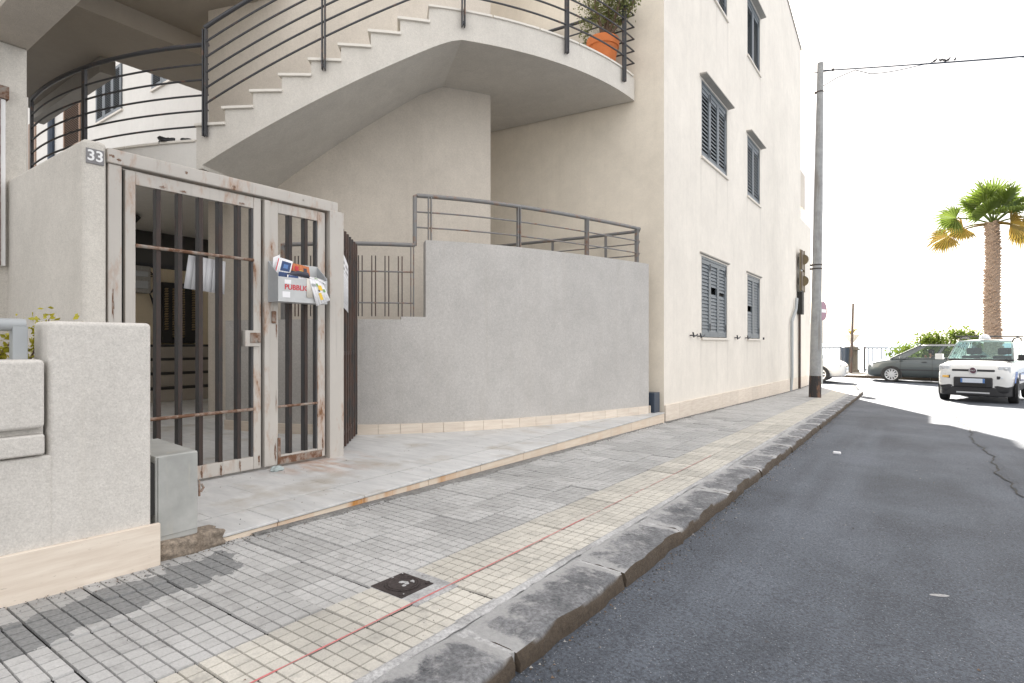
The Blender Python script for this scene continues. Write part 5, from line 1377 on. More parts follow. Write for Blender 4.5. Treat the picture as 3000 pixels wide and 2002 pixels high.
for k, (xd, ps) in enumerate(((2146,'leftmost bird, perched apart on the overhead cable'),(2158,'second bird from the left on the overhead cable'),(2166,'third bird from the left, in the close pair on the overhead cable'),(2176,'fourth bird from the left, second from the right, on the overhead cable'),(2192,'rightmost bird, perched apart on the overhead cable'))):
    o = link('bird', bme); o.location = wire(s_for((xd-1175)/1305.8))+Vector((0,0,0.03)); o.rotation_euler = (0,0,[0.5,2.1,2.9,0.3,1.2][k]); o.scale = (0.7,)*3; tag(o, ps, 'bird', 'birds perched on the cable')

# ------------------------------------------------------------------ no-entry sign
sx_, sy_ = -2.87, 23.35; zs_ = pave(sx_, 22.6)
ns = thing('no_entry_sign', 'round red no-entry sign on a thin post seen nearly edge-on behind the utility pole', 'sign', (sx_, sy_, zs_))
MB().tube([(sx_,sy_,zs_-.2),(sx_,sy_,zs_+2.95)], 0.03, 10).build('post', M_pipe, ns, smooth=True)
rm = Matrix.Rotation(R(-13), 3, 'Z') @ Matrix.Rotation(R(90), 3, 'Y')
m = MB(); m.lathe([(0.0,0.05),(0.34,0.05),(0.345,0.045),(0.345,0.035),(0.0,0.03)], (sx_,sy_,zs_+2.66), 28, ax=rm); m.build('disc', simple('sign_red', (0.30,0.16,0.22), 0.45), ns)
q = rm @ Vector((0,0,0.053)); m = MB(); m.obox((sx_+q.x,sy_+q.y,zs_+2.66), rm @ Vector((0,1,0)), rm @ Vector((1,0,0)), rm @ Vector((0,0,1)), 0.25, 0.06, 0.002); m.build('bar', M_wht, ns)

# ------------------------------------------------------------------ seafront: fence, pier, vase, bin, leaning pole
fn_ = thing('seafront_fence', 'grey iron bar fence along the seafront promenade', 'fence', (0, 34, zp))
FY = 34.0
for a, b in ((-12.0, -3.28), (-2.28, 14.0)):
    for z in (zp+0.10, zp+1.22):
        m = MB(); m.box(a, b, FY-0.025, FY+0.025, z, z+0.06); m.build('rail', M_rail, fn_)
    x = a
    while x < b:
        m = MB(); m.box(x-0.018, x+0.018, FY-0.014, FY+0.014, zp+0.14, zp+1.22); m.build('bar', M_rail, fn_); x += 0.186
    for x in (a+0.03, b-0.03):
        m = MB(); m.box(x-0.035, x+0.035, FY-0.035, FY+0.035, zp, zp+1.32); m.build('post', M_rail, fn_)
pi = thing('stone_pier', 'square dark stone fence pier with a moulded cap', 'pillar', (-2.83, 34, zp))
M_pier = plaster('lichen_stone', (0.20,0.18,0.15), 0.3, 0.3, 25, 0.8, 0.4, (0.08,0.07,0.06))
m = MB(); m.box(-3.10,-2.56,33.73,34.27,zp,zp+1.12); m.build('shaft', M_pier, pi, bevel=0.02)
m = MB(); m.box(-3.18,-2.48,33.65,34.35,zp+1.122,zp+1.22); m.box(-3.12,-2.54,33.71,34.29,zp+1.222,zp+1.30); m.build('cap', M_pier, pi, bevel=0.02)
m = MB(); m.box(-3.16,-2.50,33.67,34.33,zp,zp+0.14); m.build('base', M_pier, pi, bevel=0.02)
vs_ = thing('stone_vase', 'pale stone vase with a yellowing agave on top of the fence pier', 'vase', (-2.83, 34, zp+1.3))
m = MB(); z = zp+1.302; m.lathe([(0.0,0),(0.17,0),(0.17,0.05),(0.08,0.12),(0.08,0.2),(0.2,0.34),(0.30,0.52),(0.36,0.60),(0.36,0.64),(0.28,0.64),(0.0,0.6)], (-2.83,34,z), 20); m.build('vase', M_slab, vs_, smooth=True, angle=35)
m = MB(); rs = random.Random(2)
for k in range(16):
    a = rs.uniform(0,6.28); d = Vector((math.cos(a), math.sin(a), 0)); L_ = rs.uniform(.35,.6); s_ = Vector((-d.y,d.x,0)); b = Vector((-2.83,34,z+.6)); u1 = b+d*L_*.4+Vector((0,0,L_*.55)); u2 = b+d*L_+Vector((0,0,L_*rs.uniform(.1,.5)))
    m.quad(b-s_*.05, b+s_*.05, u1+s_*.05, u1-s_*.05); m.quad(u1-s_*.05, u1+s_*.05, u2)
m.build('agave', leafmat('agave_leaf', (0.28,0.24,0.06), (0.45,0.34,0.08)), vs_)
bn = thing('litter_bin', 'dark blue hanging litter bin beside the fence pier', 'bin', (-3.0, 33.3, zp))
m = MB(); m.lathe([(0.0,0.42),(0.15,0.42),(0.19,1.22),(0.205,1.22),(0.205,1.27),(0.18,1.27),(0.16,0.5),(0,0.5)], (-3.05,33.3,zp), 18); m.build('bucket', M_navy, bn, smooth=True, angle=35)
m = MB(); m.tube([(-3.05,33.52,zp),(-3.05,33.52,zp+1.25)], 0.025, 8); m.build('post', M_rail, bn, smooth=True)
m = MB(); m.tube([(-2.74,32.7,zp-.02),(-2.70,32.75,zp+1.8),(-2.66,32.8,zp+3.45)], [0.05,0.055,0.045], 8, m=0); o = m.build('leaning_post', M_brown, smooth=True); tag(o, 'thin dark post leaning in front of the stone pier', 'post')

# ------------------------------------------------------------------ bushes behind the cars
def bush(loc, r_, h_, label, seed):
    t = thing('seafront_bush', label, 'bush', loc, 'bushes behind the dark car'); rs = random.Random(seed); cs = []; m = MB()
    for k in range(46):
        a = rs.uniform(0,6.28); rr = r_*math.sqrt(rs.random()); hz = h_*(0.25+0.7*rs.random())*(1-0.35*(rr/r_)**2); cs.append((loc[0]+rr*math.cos(a), loc[1]+0.7*rr*math.sin(a), loc[2]+hz))
    for k in range(10):
        c = rs.choice(cs); m.tube([(loc[0]+rs.uniform(-.2,.2), loc[1], loc[2]), ((loc[0]+c[0])/2, (loc[1]+c[1])/2, loc[2]+(c[2]-loc[2])*.6), c], [0.05,0.03,0.012], 5)
    m.build('stem', M_bark, t, smooth=True)
    leaves('foliage', M_bush, t, cs, 5200, 0.15, 0.26, seed+1, asp=0.5)
bush((-0.05, 32.6, zp), 1.0, 1.75, 'bright green bush left of the palm, lower of the two behind the dark car', 5)
bush((1.2, 32.7, zp), 1.2, 2.25, 'taller bright green bush beside the palm trunk behind the dark car', 15)

# ------------------------------------------------------------------ fan palm
pbx, pby = 2.56, 31.9
pm_ = thing('fan_palm', 'tall fan palm with a husk-covered trunk standing on the seafront', 'palm tree', (pbx, pby, zp))
ZT = 6.35
m = MB(); m.tube([(pbx+.02*math.sin(k*.5), pby, zp+(ZT-zp)*k/20) for k in range(21)], [0.31-0.004*k for k in range(21)], 16); m.build('trunk', M_trunk, pm_, smooth=True)
m = MB(); rs = random.Random(6)
for k in range(620):
    f = k/620; z = zp+0.5+(ZT-zp-0.5)*f; a = k*2.399; r_ = 0.30-0.075*f; cx = pbx+.02*math.sin(f*20*.5)
    d = Vector((math.cos(a), math.sin(a), 0)); s_ = Vector((-d.y,d.x,0)); b = Vector((cx,pby,z))+d*r_; L_ = rs.uniform(.09,.2); wd = rs.uniform(.05,.085)
    tip = b+d*L_*rs.uniform(.35,.9)+Vector((0,0,L_*rs.uniform(.2,1)))
    p = [b-s_*wd-d*.05, b+s_*wd-d*.05, b+s_*wd*.9+Vector((0,0,.10))-d*.05, b-s_*wd*.9+Vector((0,0,.10))-d*.05]
    m.quad(p[0],p[1],tip); m.quad(p[1],p[2],tip); m.quad(p[2],p[3],tip); m.quad(p[3],p[0],tip)
o = m.build('leaf_base', M_boot, pm_); tag(o, kind='stuff')
def fan(az, el, pet, rad, droop, mat, seed):
    rs = random.Random(seed); m = MB(); root = Vector((pbx+0.03, pby, ZT-0.05)); h = Vector((math.cos(az), math.sin(az), 0))
    d0 = h*math.cos(el)+Vector((0,0,math.sin(el))); P = [root]; d = d0.copy()
    for k in range(6): P.append(P[-1]+d*pet/6); d = (d-Vector((0,0,droop*0.10))).normalized()
    m.tube(P, [0.045-0.003*k for k in range(7)], 5)
    hub = P[-1]; side = d.cross(Vector((0,0,1)));  side = side.normalized() if side.length > .05 else Vector((1,0,0)); upv = side.cross(d).normalized()
    roll = (R(62) if el < R(28) else R(rs.uniform(-48,48))); side, upv = side*math.cos(roll)+upv*math.sin(roll), upv*math.cos(roll)-side*math.sin(roll)
    nseg = 34
    for k in range(nseg):
        a = R(-105)+R(210)*k/(nseg-1); dd = (d*math.cos(a)+side*math.sin(a)+upv*0.18*abs(math.sin(a))).normalized(); L_ = rad*(0.78+0.22*math.cos(a*.8))*rs.uniform(.9,1.08); w_ = dd.cross(upv).normalized()
        ww = 0.034*rad
        q0, q1 = hub, hub+dd*L_*0.55-Vector((0,0,droop*L_*0.08)); q2 = q1+(dd-Vector((0,0,droop*0.5+rs.uniform(0,.25)))).normalized()*L_*0.27; q3 = q2+(dd*.6-Vector((0,0,droop*1.0+rs.uniform(.1,.9)))).normalized()*L_*0.25
        fo = upv*0.03*(1 if k % 2 else -1)
        m.quad(q0, q1+w_*ww+fo, q1-w_*ww-fo); m.quad(q1+w_*ww+fo, q2+w_*ww*.45, q2-w_*ww*.45, q1-w_*ww-fo); m.quad(q2+w_*ww*.45, q3, q2-w_*ww*.45)
    return m.build('frond', mat, pm_)
# azimuth is measured in the world; the view looks roughly along +Y here
spec = [(R(100),R(86),1.0,1.3,.12,0),(R(165),R(76),1.0,1.25,.2,0),(R(20),R(74),1.0,1.25,.2,0),(R(225),R(64),.85,1.2,.25,0),(R(315),R(62),.85,1.2,.25,0),
        (R(60),R(58),.9,1.2,.3,0),(R(185),R(54),.85,1.15,.35,0),(R(120),R(50),.9,1.15,.35,0),(R(350),R(44),.9,1.2,.4,0),(R(250),R(38),.75,1.05,.4,0),(R(300),R(32),.75,1.05,.5,0),
        (R(190),R(26),1.35,1.05,.7,0),(R(177),R(2),1.6,1.05,1.0,2),(R(8),R(22),1.15,1.15,.8,0),(R(348),R(-2),.9,1.05,1.1,2),(R(318),R(6),.7,.95,1.0,2),(R(200),R(8),1.1,.95,.9,2)]
M_palmy = leafmat('yellowing_palm_leaf', (0.11,0.12,0.018), (0.27,0.16,0.035), 0.35)
for k, (az, el, pet, rad, dr, br) in enumerate(spec): fan(az, el, pet, rad, dr, (M_palmg, M_palmb, M_palmy)[br], 40+k)

# ------------------------------------------------------------------ cars
def loft(sections, mat, name, parent, sub=1, smooth=True, close=True):
    m = MB(); n_ = len(sections[0])
    for s in sections: m.v += s
    for i in range(len(sections)-1):
        for j in range(n_-1):
            a = i*n_+j; m.f.append((a, a+1, a+n_+1, a+n_)); m.m.append(0)
    if close:
        m.f.append(tuple(reversed(range(n_)))); m.m.append(0); b = (len(sections)-1)*n_; m.f.append(tuple(b+j for j in range(n_))); m.m.append(0)
    return m.build(name, mat, parent, smooth=smooth, sub=sub, angle=60)
def wheel(parent, x, y, r_, w_, rim_r, spokes=5, steer=0, z=None):
    sg = 1 if y > 0 else -1; z = r_ if z is None else z
    ax = Matrix.Rotation(steer, 3, 'Z') @ Matrix.Rotation(R(-90*sg), 3, 'X')
    t = MB(); t.lathe([(rim_r,-w_*.5),(r_*.93,-w_*.5),(r_,-w_*.38),(r_,w_*.38),(r_*.93,w_*.5),(rim_r,w_*.5),(rim_r*.97,w_*.3)], (x,y,z), 28, ax=ax)
    tt = t.build('tyre', M_tyre, parent, smooth=True, angle=40)
    m = MB(); m.lathe([(rim_r,w_*.48),(rim_r*.9,w_*.46),(rim_r*.88,w_*.30)], (x,y,z), 24, ax=ax); m.lathe([(rim_r*.3,w_*.30),(rim_r*.26,w_*.44),(0,w_*.45)], (x,y,z), 14, ax=ax)
    for k in range(spokes):
        a = 2*math.pi*k/spokes; d = Vector((math.cos(a), math.sin(a), 0)); s_ = Vector((-d.y, d.x, 0)); c = Vector((x,y,z))
        P = [ax @ (d*rim_r*.22+s_*.04*rim_r/.2*.6), ax @ (d*rim_r*.22-s_*.04*rim_r/.2*.6), ax @ (d*rim_r*.9-s_*.022), ax @ (d*rim_r*.9+s_*.022)]; off = ax @ Vector((0,0,w_*.40))
        m.quad(*[c+p+off for p in P])
    m.build('rim', M_alloy, tt, smooth=False)
    m = MB(); m.lathe([(rim_r*.9,w_*.12),(0,w_*.12)], (x,y,z), 20, ax=ax); m.build('brake_shadow', M_trim, tt)
def body(parent, stations, mat, clad=None):
    secs = []
    for x, w_, zb_, zt_, zc in stations:     # zc: crown height in the middle above zt
        h = zt_-zb_
        half = [(0.0, zt_+zc), (w_*.55, zt_+zc*.8), (w_*.86, zt_+0.005), (w_*.965, zt_-0.07*min(1,h/.5)), (w_, zt_-h*.42), (w_*.985, zt_-h*.72), (w_*.93, zb_+0.03), (w_*.8, zb_), (0.0, zb_)]
        secs.append([(x, y, z) for y, z in half] + [(x, -y, z) for y, z in half[::-1]][1:])
    o = loft(secs, mat, 'body', parent, sub=2)
    if clad:
        o.data.materials.append(clad); nn = len(secs[0])
        for i in range(len(secs)-1):
            for j in range(nn-1):
                if min(j, nn-2-j) >= 5: o.data.polygons[i*(nn-1)+j].material_index = 1
    return o
def greenhouse(t, xb0, xf, xr, xb1, zb_, zr, wb, wr, mat, doors, zbr=None, nose_w=None, glass=None):
    glass = glass or M_glass
    """windscreen foot xb0, roof front xf, roof rear xr, tailgate foot xb1"""
    zbr = zb_ if zbr is None else zbr
    wf = nose_w or wb*.93
    F0 = [(xb0, wf, zb_), (xb0+0.06, 0, zb_+.0)]; 
    # glass panes
    def pane(pts, name='window'):
        m = MB(); m.quad(*pts); return m.build(name, glass, t)
    A = (xb0, wf, zb_); B = (xf, wr*.94, zr-.03); Am = (xb0, -wf, zb_); Bm = (xf, -wr*.94, zr-.03)
    m = MB(); k = 8
    for i in range(k):
        u0, u1 = -1+2*i/k, -1+2*(i+1)/k; bow = lambda u: 0.10*(1-u*u)
        m.quad((xb0+bow(u0), wf*u0, zb_), (xb0+bow(u1), wf*u1, zb_), (xf+bow(u1)*.5, wr*.94*u1, zr-.02+bow(u1)*.12), (xf+bow(u0)*.5, wr*.94*u0, zr-.02+bow(u0)*.12))
    m.build('windscreen', glass, t, smooth=True)
    def side(u, v, s):   # u along roof/belt, v 0 belt - 1 roof
        zbb = zb_+(zbr-zb_)*u
        lo = Vector((xb0+(xb1-xb0)*u, wb*s if 0.03 < u < .97 else wf*s, zbb)); hi = Vector((xf+(xr-xf)*u, wr*s, zr-.03)); return lo+(hi-lo)*v
    for s in (1, -1):
        for u0, u1 in doors:
            pane([side(u0,.06,s), side(u1,.06,s), side(u1,.93,s), side(u0,.93,s)])
        m = MB(); edges = [0.0]+[e for d in doors for e in d]+[1.0]
        for a, b in zip(edges[0::2], edges[1::2]):
            off = Vector((0, 0.008*s, 0)); P = [side(a,0,s)+off, side(b,0,s)+off, side(b,1,s)+off, side(a,1,s)+off]
            m.quad(*P); m.quad(*[p-Vector((0,0.05*s,0)) for p in P][::-1])
        for a, b in doors: m.quad(side(a,.93,s), side(b,.93,s), side(b,1,s), side(a,1,s)); m.quad(side(a,0,s), side(b,0,s), side(b,.06,s), side(a,.06,s))
        m.build('pillars', mat, t)
    pane([(xb1, wf, zbr), (xb1, -wf, zbr), (xr-.05, -wr*.94, zr-.05), (xr-.05, wr*.94, zr-.05)], 'rear_window')
    secs = []
    for i in range(7):
        f = i/6; x = xf+.03+(xr-.06-xf)*f; zz = zr-.03+0.06*math.sin(math.pi*min(1, f*1.3+.05) if f < .5 else math.pi*.5*(1.6-f*.6)/1.0)*.8
        hw = wr*(1 if 0 < i < 6 else .97); secs.append([(x, hw, zr-.06), (x, hw*.96, zr-.015), (x, hw*.6, zz), (x, 0, zz+.012), (x, -hw*.6, zz), (x, -hw*.96, zr-.015), (x, -hw, zr-.06)])
    loft(secs, mat, 'roof', t, sub=1)
def arch(t, x, y, r_):
    m = MB(); sg = 1 if y > 0 else -1; n_ = 20
    ring = [(x+r_*math.cos(a), y, max(0.17, r_*.86+r_*math.sin(a)-0.02)) for a in [math.pi*1.15-math.pi*1.3*k/n_ for k in range(n_+1)]]
    m.quad(*(ring if sg < 0 else ring[::-1])); m.build('wheel_arch', M_trim, t)
def seats(t, xs, z, w_=0.36):
    for x in xs:
        m = MB(); m.box(x-.06, x+.06, -w_-.22, -w_+.22, z, z+.55); m.box(x-.06,x+.06,w_-.22,w_+.22,z,z+.55); m.box(x-.04,x+.04,-w_-.11,-w_+.11,z+.58,z+.76); m.box(x-.04,x+.04,w_-.11,w_+.11,z+.58,z+.76)
        m.build('seat', M_seat, t, bevel=0.04)

def person_driver(loc, label, raise_arm=True, facing=0.0):
    """seated figure, one skinned mesh; hair and shirt as children"""
    V = [(0,0,0),(0,0,.22),(0,0,.42),(0,.17,.44),(0,-.17,.44),(0,0,.52),(.02,0,.60),(.03,0,.72),(.17,.25,.24),(.40,.20,.34),(.13,-.24,.30),(.22,-.16,.56),(.20,.0,.0),(.45,.10,.02),(.45,-.10,.02)]
    E_ = [(0,1),(1,2),(2,3),(2,4),(2,5),(5,6),(6,7),(3,8),(8,9),(4,10),(10,11),(0,13),(0,14)]
    Rd = [.14,.15,.14,.07,.07,.055,.085,.075,.045,.035,.045,.04,.05,.08,.08]
    V = [v for i, v in enumerate(V) if i != 12]; Rd = [r_ for i, r_ in enumerate(Rd) if i != 12]; E_ = [(a if a < 12 else a-1, b if b < 12 else b-1) for a, b in E_]
    me = bpy.data.meshes.new('person'); me.from_pydata(V, E_, []); o = link('person', me); me.materials.append(M_skin)
    o.modifiers.new('skin', 'SKIN'); 
    for sv, r_ in zip(me.skin_vertices[0].data, Rd): sv.radius = (r_, r_)
    me.skin_vertices[0].data[0].use_root = True
    ss = o.modifiers.new('sub', 'SUBSURF'); ss.levels = 2; ss.render_levels = 2
    o.location = loc; o.rotation_euler = (0,0,facing); tag(o, label, 'person')
    m = MB(); m.lathe([(0.0,.11),(.06,.10),(.098,.05),(.10,-.01),(.09,-.06)], (.015,0,.70), 14); h = m.build('hair', M_hair, o, smooth=True)
    m = MB(); m.lathe([(.155,0),(.175,.15),(.185,.30),(.15,.43),(.07,.49)], (0,0,0), 14); m.build('shirt', M_shirt, o, smooth=True)
    return o

# white municipal car coming down the street
zc_ = roadz(1.3, 20.6)
pa = thing('patrol_car', 'white compact patrol car with blue wing stripes and roof bars driving down the street', 'car', (1.60, 21.55, zc_), rz=math.atan2(-0.974, -0.226), world=False)
st = [(1.86,.60,.36,.66,.0),(1.84,.72,.26,.82,.01),(1.76,.79,.235,.945,.02),(1.55,.818,.23,1.0,.035),(1.25,.825,.23,1.02,.04),(.95,.83,.23,1.06,.03),(.5,.832,.23,1.08,.02),(-.5,.832,.23,1.09,.02),(-1.3,.83,.23,1.10,.02),(-1.7,.81,.25,1.08,.0),(-1.82,.74,.32,.95,.0),(-1.85,.60,.40,.8,.0)]
body(pa, st, M_cwhite, M_trim); pa.scale = (1, 0.99, 1.07)
greenhouse(pa, 1.02, .30, -1.50, -1.80, 1.06, 1.60, .775, .63, M_cwhite, [(.12,.46),(.50,.80),(.83,.95)], nose_w=.74)
for x in (1.17, -1.15):
    for y in (.825, -.825): arch(pa, x, y+(0.012 if y > 0 else -.012), .37)
    for y in (.735, -.735): wheel(pa, x, y*1.03, .32, .21, .20, 6, R(4) if x > 0 else 0)
m = MB(); m.prism([(1.4,-.79),(1.66,-.775),(1.80,-.68),(1.878,-.42),(1.878,.42),(1.80,.68),(1.66,.775),(1.4,.79)], .18, .415); m.box(1.66,1.90,-.42,.42,.40,.655); m.build('lower_bumper', M_trim, pa, bevel=0.03)
m = MB(); m.box(1.895,1.905,-.30,.30,.42,.50); m.build('air_intake', M_dark, pa)
m = MB(); m.box(1.86,1.885,-.36,.36,.245,.285); m.build('skid_plate', M_alloy, pa, bevel=0.008)
m = MB(); m.box(1.76,1.850,-.46,.46,.80,.85); m.build('grille_bar', M_trim, pa, bevel=0.01)
rm = Matrix.Rotation(R(90), 3, 'Y')
m = MB(); m.lathe([(.088,0),(.088,.028),(.076,.034),(.07,.028)], (1.835,0,.82), 20, ax=rm); b_ = m.build('badge_ring', M_alloy, pa, smooth=True)
m = MB(); m.lathe([(.072,.026),(0,.028)], (1.835,0,.82), 20, ax=rm); m.build('badge', simple('badge_red', (.10,.035,.06), .3), b_)
text('FIAT', .052, (1.867,0,.82), Matrix(((0,0,1),(1,0,0),(0,1,0))), M_alloy, b_)
for s in (1, -1):
    m = MB(); m.obox((1.725,s*.635,.875), Vector((1,s*.28,-.25)).normalized(), Vector((-s*.28,1,0)).normalized(), Vector((.25,0,1)).normalized(), .075, .13, .085); h = m.build('headlight', M_lens, pa, bevel=.03, seg=3)
    m = MB(); 
    for dy in (-.05, .05): m.lathe([(.045,0),(.03,.02),(0,.025)], (1.79,s*(.62+dy),.875), 12, ax=rm)
    m.build('lamp', M_alloy, h, smooth=True)
    m = MB(); m.obox((1.815,s*.60,.655), Vector((1,s*.22,0)).normalized(), Vector((-s*.22,1,0)).normalized(), (0,0,1), .03, .105, .04); f = m.build('fog_light_housing', M_trim, pa, bevel=.012)
    m = MB(); m.obox((1.830,s*.602,.655), Vector((1,s*.22,0)).normalized(), Vector((-s*.22,1,0)).normalized(), (0,0,1), .028, .078 if s < 0 else .03, .03); m.build('indicator', M_amber if s < 0 else M_lens, f, bevel=.01)
    m = MB(); m.tube([(.98,s*.80,1.10),(1.0,s*.88,1.13)], .02, 6); m.obox((1.0,s*.925,1.15), (1,0,0), (0,1,0), (0,0,1), .055, .095, .075); m.build('door_mirror', M_trim if s > 0 else M_cwhite, pa, bevel=.03, seg=3)
    m = MB(); m.tube([(.16,s*.60,1.56),(.05,s*.615,1.63),(-.5,s*.62,1.665),(-1.2,s*.615,1.65),(-1.38,s*.60,1.58)], .02, 8); m.build('roof_rail', M_trim, pa, smooth=True)
    for k, (x0, x1) in enumerate(((1.50,1.44),(1.40,1.27))):
        m = MB(); yy = s*.842; m.quad((x0,s*.818,.52),(x1,yy,.52),(x1-.12,yy,.80),(x0-.12,s*.826,.80)); m.build('stripe', M_cblue, pa)
    m = MB(); m.quad((.75,s*.846,.55),(-1.4,s*.846,.55),(-1.4,s*.846,.75),(.75,s*.846,.75)); m.build('stripe', M_cblue, pa)
    m = MB(); m.tube([(1.08,s*.02,1.075),(1.00,s*.34,1.09),(.98,s*.60,1.10)], .012, 6); m.build('wiper', M_trim, pa)
for x in (.02, -.85):
    m = MB(); m.obox((x,0,1.70), (1,0,0), (0,1,0), (0,0,1), .035, .72, .016); m.build('roof_bar', M_trim, pa, bevel=.01)
m = MB(); m.lathe([(.13,0),(.14,.03),(.10,.10),(.05,.13),(0,.135)], (.12,-.02,1.62), 16); m.build('beacon', M_lens, pa, smooth=True)
m = MB(); m.box(1.905,1.912,-.26,.26,.515,.625); pl = m.build('licence_plate', M_plateb, pa, bevel=.004)
for a, b in ((-.26,-.215),(.215,.26)):
    m = MB(); m.box(1.9125,1.9135,a,b,.517,.623); m.build('plate_band', M_plateu, pl)
m = MB(); m.tube([(1.03,-.74,1.075),(1.11,-.4,1.075),(1.135,0,1.075),(1.11,.4,1.075),(1.03,.74,1.075)], .03, 6); m.build('cowl', M_trim, pa)
for s in (1, -1):
    MB().tube([(1.80,s*.47,.86),(1.70,s*.50,.955),(1.45,s*.60,1.005),(1.1,s*.70,1.06)], .006, 4).build('bonnet_seam', M_trim, pa)
seats(pa, (.0, -.9), .62); m = MB(); m.box(.55,.98,-.70,.70,.86,1.03); m.build('dashboard', M_seat, pa, bevel=.04)
m = MB(); m.box(-1.7,.9,-.74,.74,.5,.6); m.build('cabin_floor', M_seat, pa)

def hatch(name, label, loc, rz, paint, spokes=11, seated=True):
    t = thing(name, label, 'car', loc, rz=rz, world=False)
    st = [(2.13,.50,.38,.58,.0),(2.10,.66,.28,.68,.01),(2.0,.77,.22,.79,.02),(1.75,.83,.20,.87,.035),(1.3,.865,.20,.93,.05),(.98,.875,.20,.99,.04),(.4,.88,.20,1.01,.02),(-.7,.88,.20,1.03,.02),(-1.6,.87,.21,1.04,.02),(-1.95,.83,.24,.98,.0),(-2.08,.74,.32,.85,.0),(-2.12,.60,.40,.7,.0)]
    body(t, st, paint)
    greenhouse(t, 1.28, .22, -1.45, -2.0, .97, 1.56, .82, .62, paint, [(.145,.44),(.48,.74),(.77,.93)], zbr=1.04, nose_w=.76, glass=M_glassc)
    for x in (1.24, -1.30):
        for y in (.872, -.872): arch(t, x, y+(.014 if y > 0 else -.014), .375)
        for y in (.825, -.825): wheel(t, x, y, .33, .20, .235, spokes)
    m = MB(); m.box(2.0,2.105,-.45,.45,.34,.46); m.build('air_intake', M_trim, t, bevel=.02)
    m = MB(); m.box(2.04,2.118,-.34,.34,.60,.66); m.build('grille', M_trim, t, bevel=.01)
    m = MB(); m.box(2.115,2.125,-.26,.26,.47,.57); m.build('licence_plate', M_plateb, t)
    for s in (1, -1):
        m = MB(); m.obox((1.955,s*.66,.685), Vector((1,s*.5,-.35)).normalized(), Vector((-s*.5,1,0)).normalized(), Vector((.35,0,1)).normalized(), .05, .13, .06); m.build('headlight', M_lens, t, bevel=.025, seg=3)
        m = MB(); m.obox((2.0,s*.62,.42), Vector((1,s*.35,0)).normalized(), Vector((-s*.35,1,0)).normalized(), (0,0,1), .03, .10, .05); m.build('fog_light', M_trim, t, bevel=.02)
        m = MB(); m.obox((.92,s*.97,1.0), (1,0,0), (0,1,0), (0,0,1), .06, .085, .06); m.build('door_mirror', paint if paint is M_cwhite else M_cdark, t, bevel=.03, seg=3)
        m = MB(); m.box(1.6 if False else -1.0,1.0,(.872 if s > 0 else -.886),(.886 if s > 0 else -.872),.50,.545); m.build('side_moulding', M_trim, t)
        for x0 in (.93, -.13):
            m = MB(); m.box(x0-.004,x0+.004,(.875 if s > 0 else -.884),(.884 if s > 0 else -.875),.30,.95); m.build('door_seam', M_dark, t)
        for x0 in (.05, -.95):
            m = MB(); m.box(x0,x0+.17,(.88 if s > 0 else -.90),(.90 if s > 0 else -.88),.84,.87); m.build('door_handle', M_trim, t, bevel=.006)
        m = MB(); m.tube([(1.25,s*.765,.99),(.2,s*.635,1.565),(-1.4,s*.635,1.58)], .016, 6); m.build('roof_trim', M_trim, t, smooth=True)
    seats(t, (-.15, -1.1), .55); m = MB(); m.box(.75,1.15,-.74,.74,.72,.90); m.build('dashboard', M_seat, t, bevel=.05)
    m = MB(); m.lathe([(.17,0),(.185,.012),(.17,.024),(.155,.012),(.17,0)], (.55,.36,.88), 20, ax=Matrix.Rotation(R(65),3,'Y')); m.build('steering_wheel', M_trim, t, smooth=True)
    return t
hz = roadz(0, 29.2)
hatch('hatchback', 'dark green-grey hatchback with alloy wheels crossing the junction', (0.30, 29.35, hz), math.pi, M_cdark, 11)
person_driver((0.42, 29.0, hz+0.56), 'driver with one forearm raised to the head at the wheel of the dark hatchback', True, math.pi)
hatch('hatchback', 'white hatchback nosing out from behind the building corner and utility pole', (-4.45, 26.25, roadz(-4.4, 26)), 0.0, M_cwhite, 9)

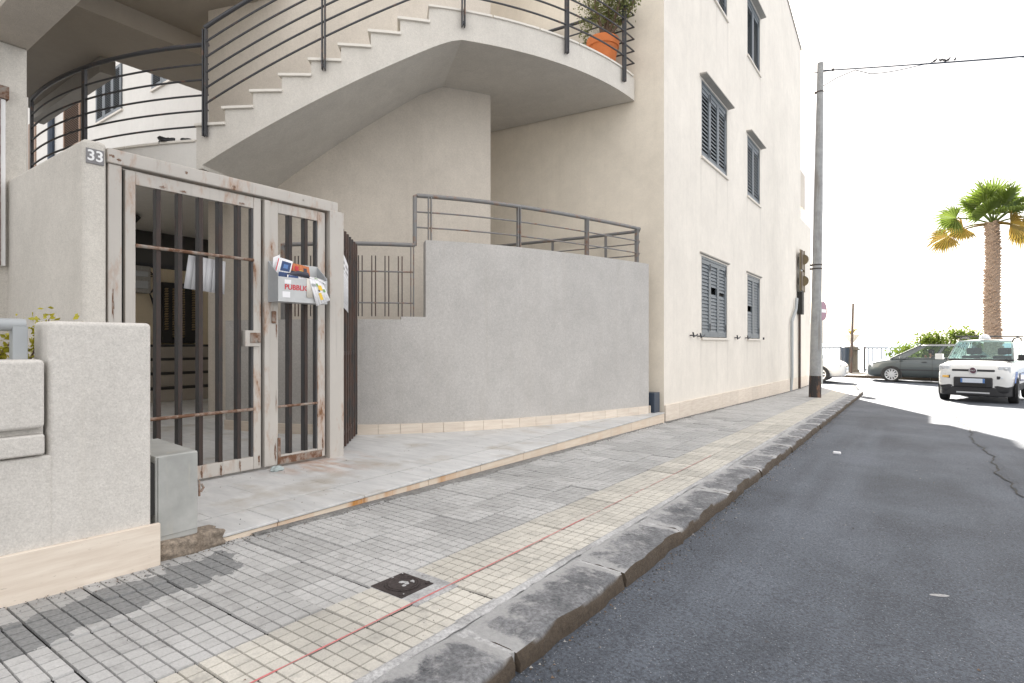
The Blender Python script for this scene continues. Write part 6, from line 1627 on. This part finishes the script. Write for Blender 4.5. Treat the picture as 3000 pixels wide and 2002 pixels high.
# ------------------------------------------------------------------ litter and marks on the road
m = MB(); m.box(-0.83,-0.75,7.68,7.73,roadz(-.8,7.7)+.001,roadz(-.8,7.7)+.028); o = m.build('paper_scrap', M_paper, bevel=.008); tag(o, 'small white scrap of paper lying on the shaded road near the kerb', 'litter')
for (x, y, a, L_, w_, lb) in ((0.08,3.45,.5,.045,.016,'pale oval smear on the road near the bottom right, larger of the pair'),(0.42,2.85,.6,.03,.012,'pale small smear on the road nearest the bottom right corner')):
    m = MB(); n_ = 14; m.quad(*[(x+math.cos(a)*L_*math.cos(q)-math.sin(a)*w_*math.sin(q), y+math.sin(a)*L_*math.cos(q)+math.cos(a)*w_*math.sin(q), roadz(x,y)+.003) for q in [6.283*k/n_ for k in range(n_)]])
    o = m.build('paint_smear', M_mort, road)

# grit and dry leaf crumbs gathered along the step, the wall foot and in the gutter
rg = random.Random(77); m = MB()
def crumb(x, y, z, r_):
    b = len(m.v); a = rg.uniform(0, 6.28)
    for k in range(3): m.v.append((x+r_*math.cos(a+2.1*k)*rg.uniform(.5,1.2), y+r_*math.sin(a+2.1*k)*rg.uniform(.5,1.2), z))
    m.v.append((x+r_*rg.uniform(-.3,.3), y+r_*rg.uniform(-.3,.3), z+r_*rg.uniform(.3,.8)))
    for f in ((0,1,3),(1,2,3),(2,0,3)): m.f.append(tuple(b+i for i in f)); m.m.append(rg.choice((0,0,1,2)))
for k in range(900):
    y = rg.uniform(1.3, 8.4); x = stepx(y)+0.012+abs(rg.gauss(0, .07)); crumb(x, y, pave(x,y)+.006, rg.uniform(.0025,.008))
for k in range(500):
    y = rg.uniform(8.5, 22); x = XF+0.035+abs(rg.gauss(0, .06)); crumb(x, y, pave(x,y)+.004, rg.uniform(.003,.011))
for k in range(400):
    y = rg.uniform(-.6, 1.25); x = PX+0.026+abs(rg.gauss(0, .05)); crumb(x, y, pave(x,y)+.004, rg.uniform(.002,.006))
for k in range(1500):
    y = rg.uniform(.6, 20); x = kerb_x(y)+0.004+abs(rg.gauss(0, .06)); crumb(x, y, roadz(x,y)+.003, rg.uniform(.003,.010))
for k in range(420):
    x, y = rg.uniform(-3.0,-1.4), rg.uniform(.8, 9); crumb(x, y, pave(x,y)+.004, rg.uniform(.0015,.005))
for k in range(260):
    y = rg.uniform(1.5, 8); x = rg.uniform(stepx(y)-1.3, stepx(y)-.05); crumb(x, y, plat(y)+.001, rg.uniform(.0015,.006))
for k in range(260):
    x, y = rg.uniform(-.9, 2.5), rg.uniform(1.5, 14); crumb(x, y, roadz(x,y)+.003, rg.uniform(.003,.010))
o = m.build('grit', [M_joint, M_bark, M_conc]); tag(o, 'grit and dry crumbs scattered along the step, wall foot and gutter', 'grit', kind='stuff')
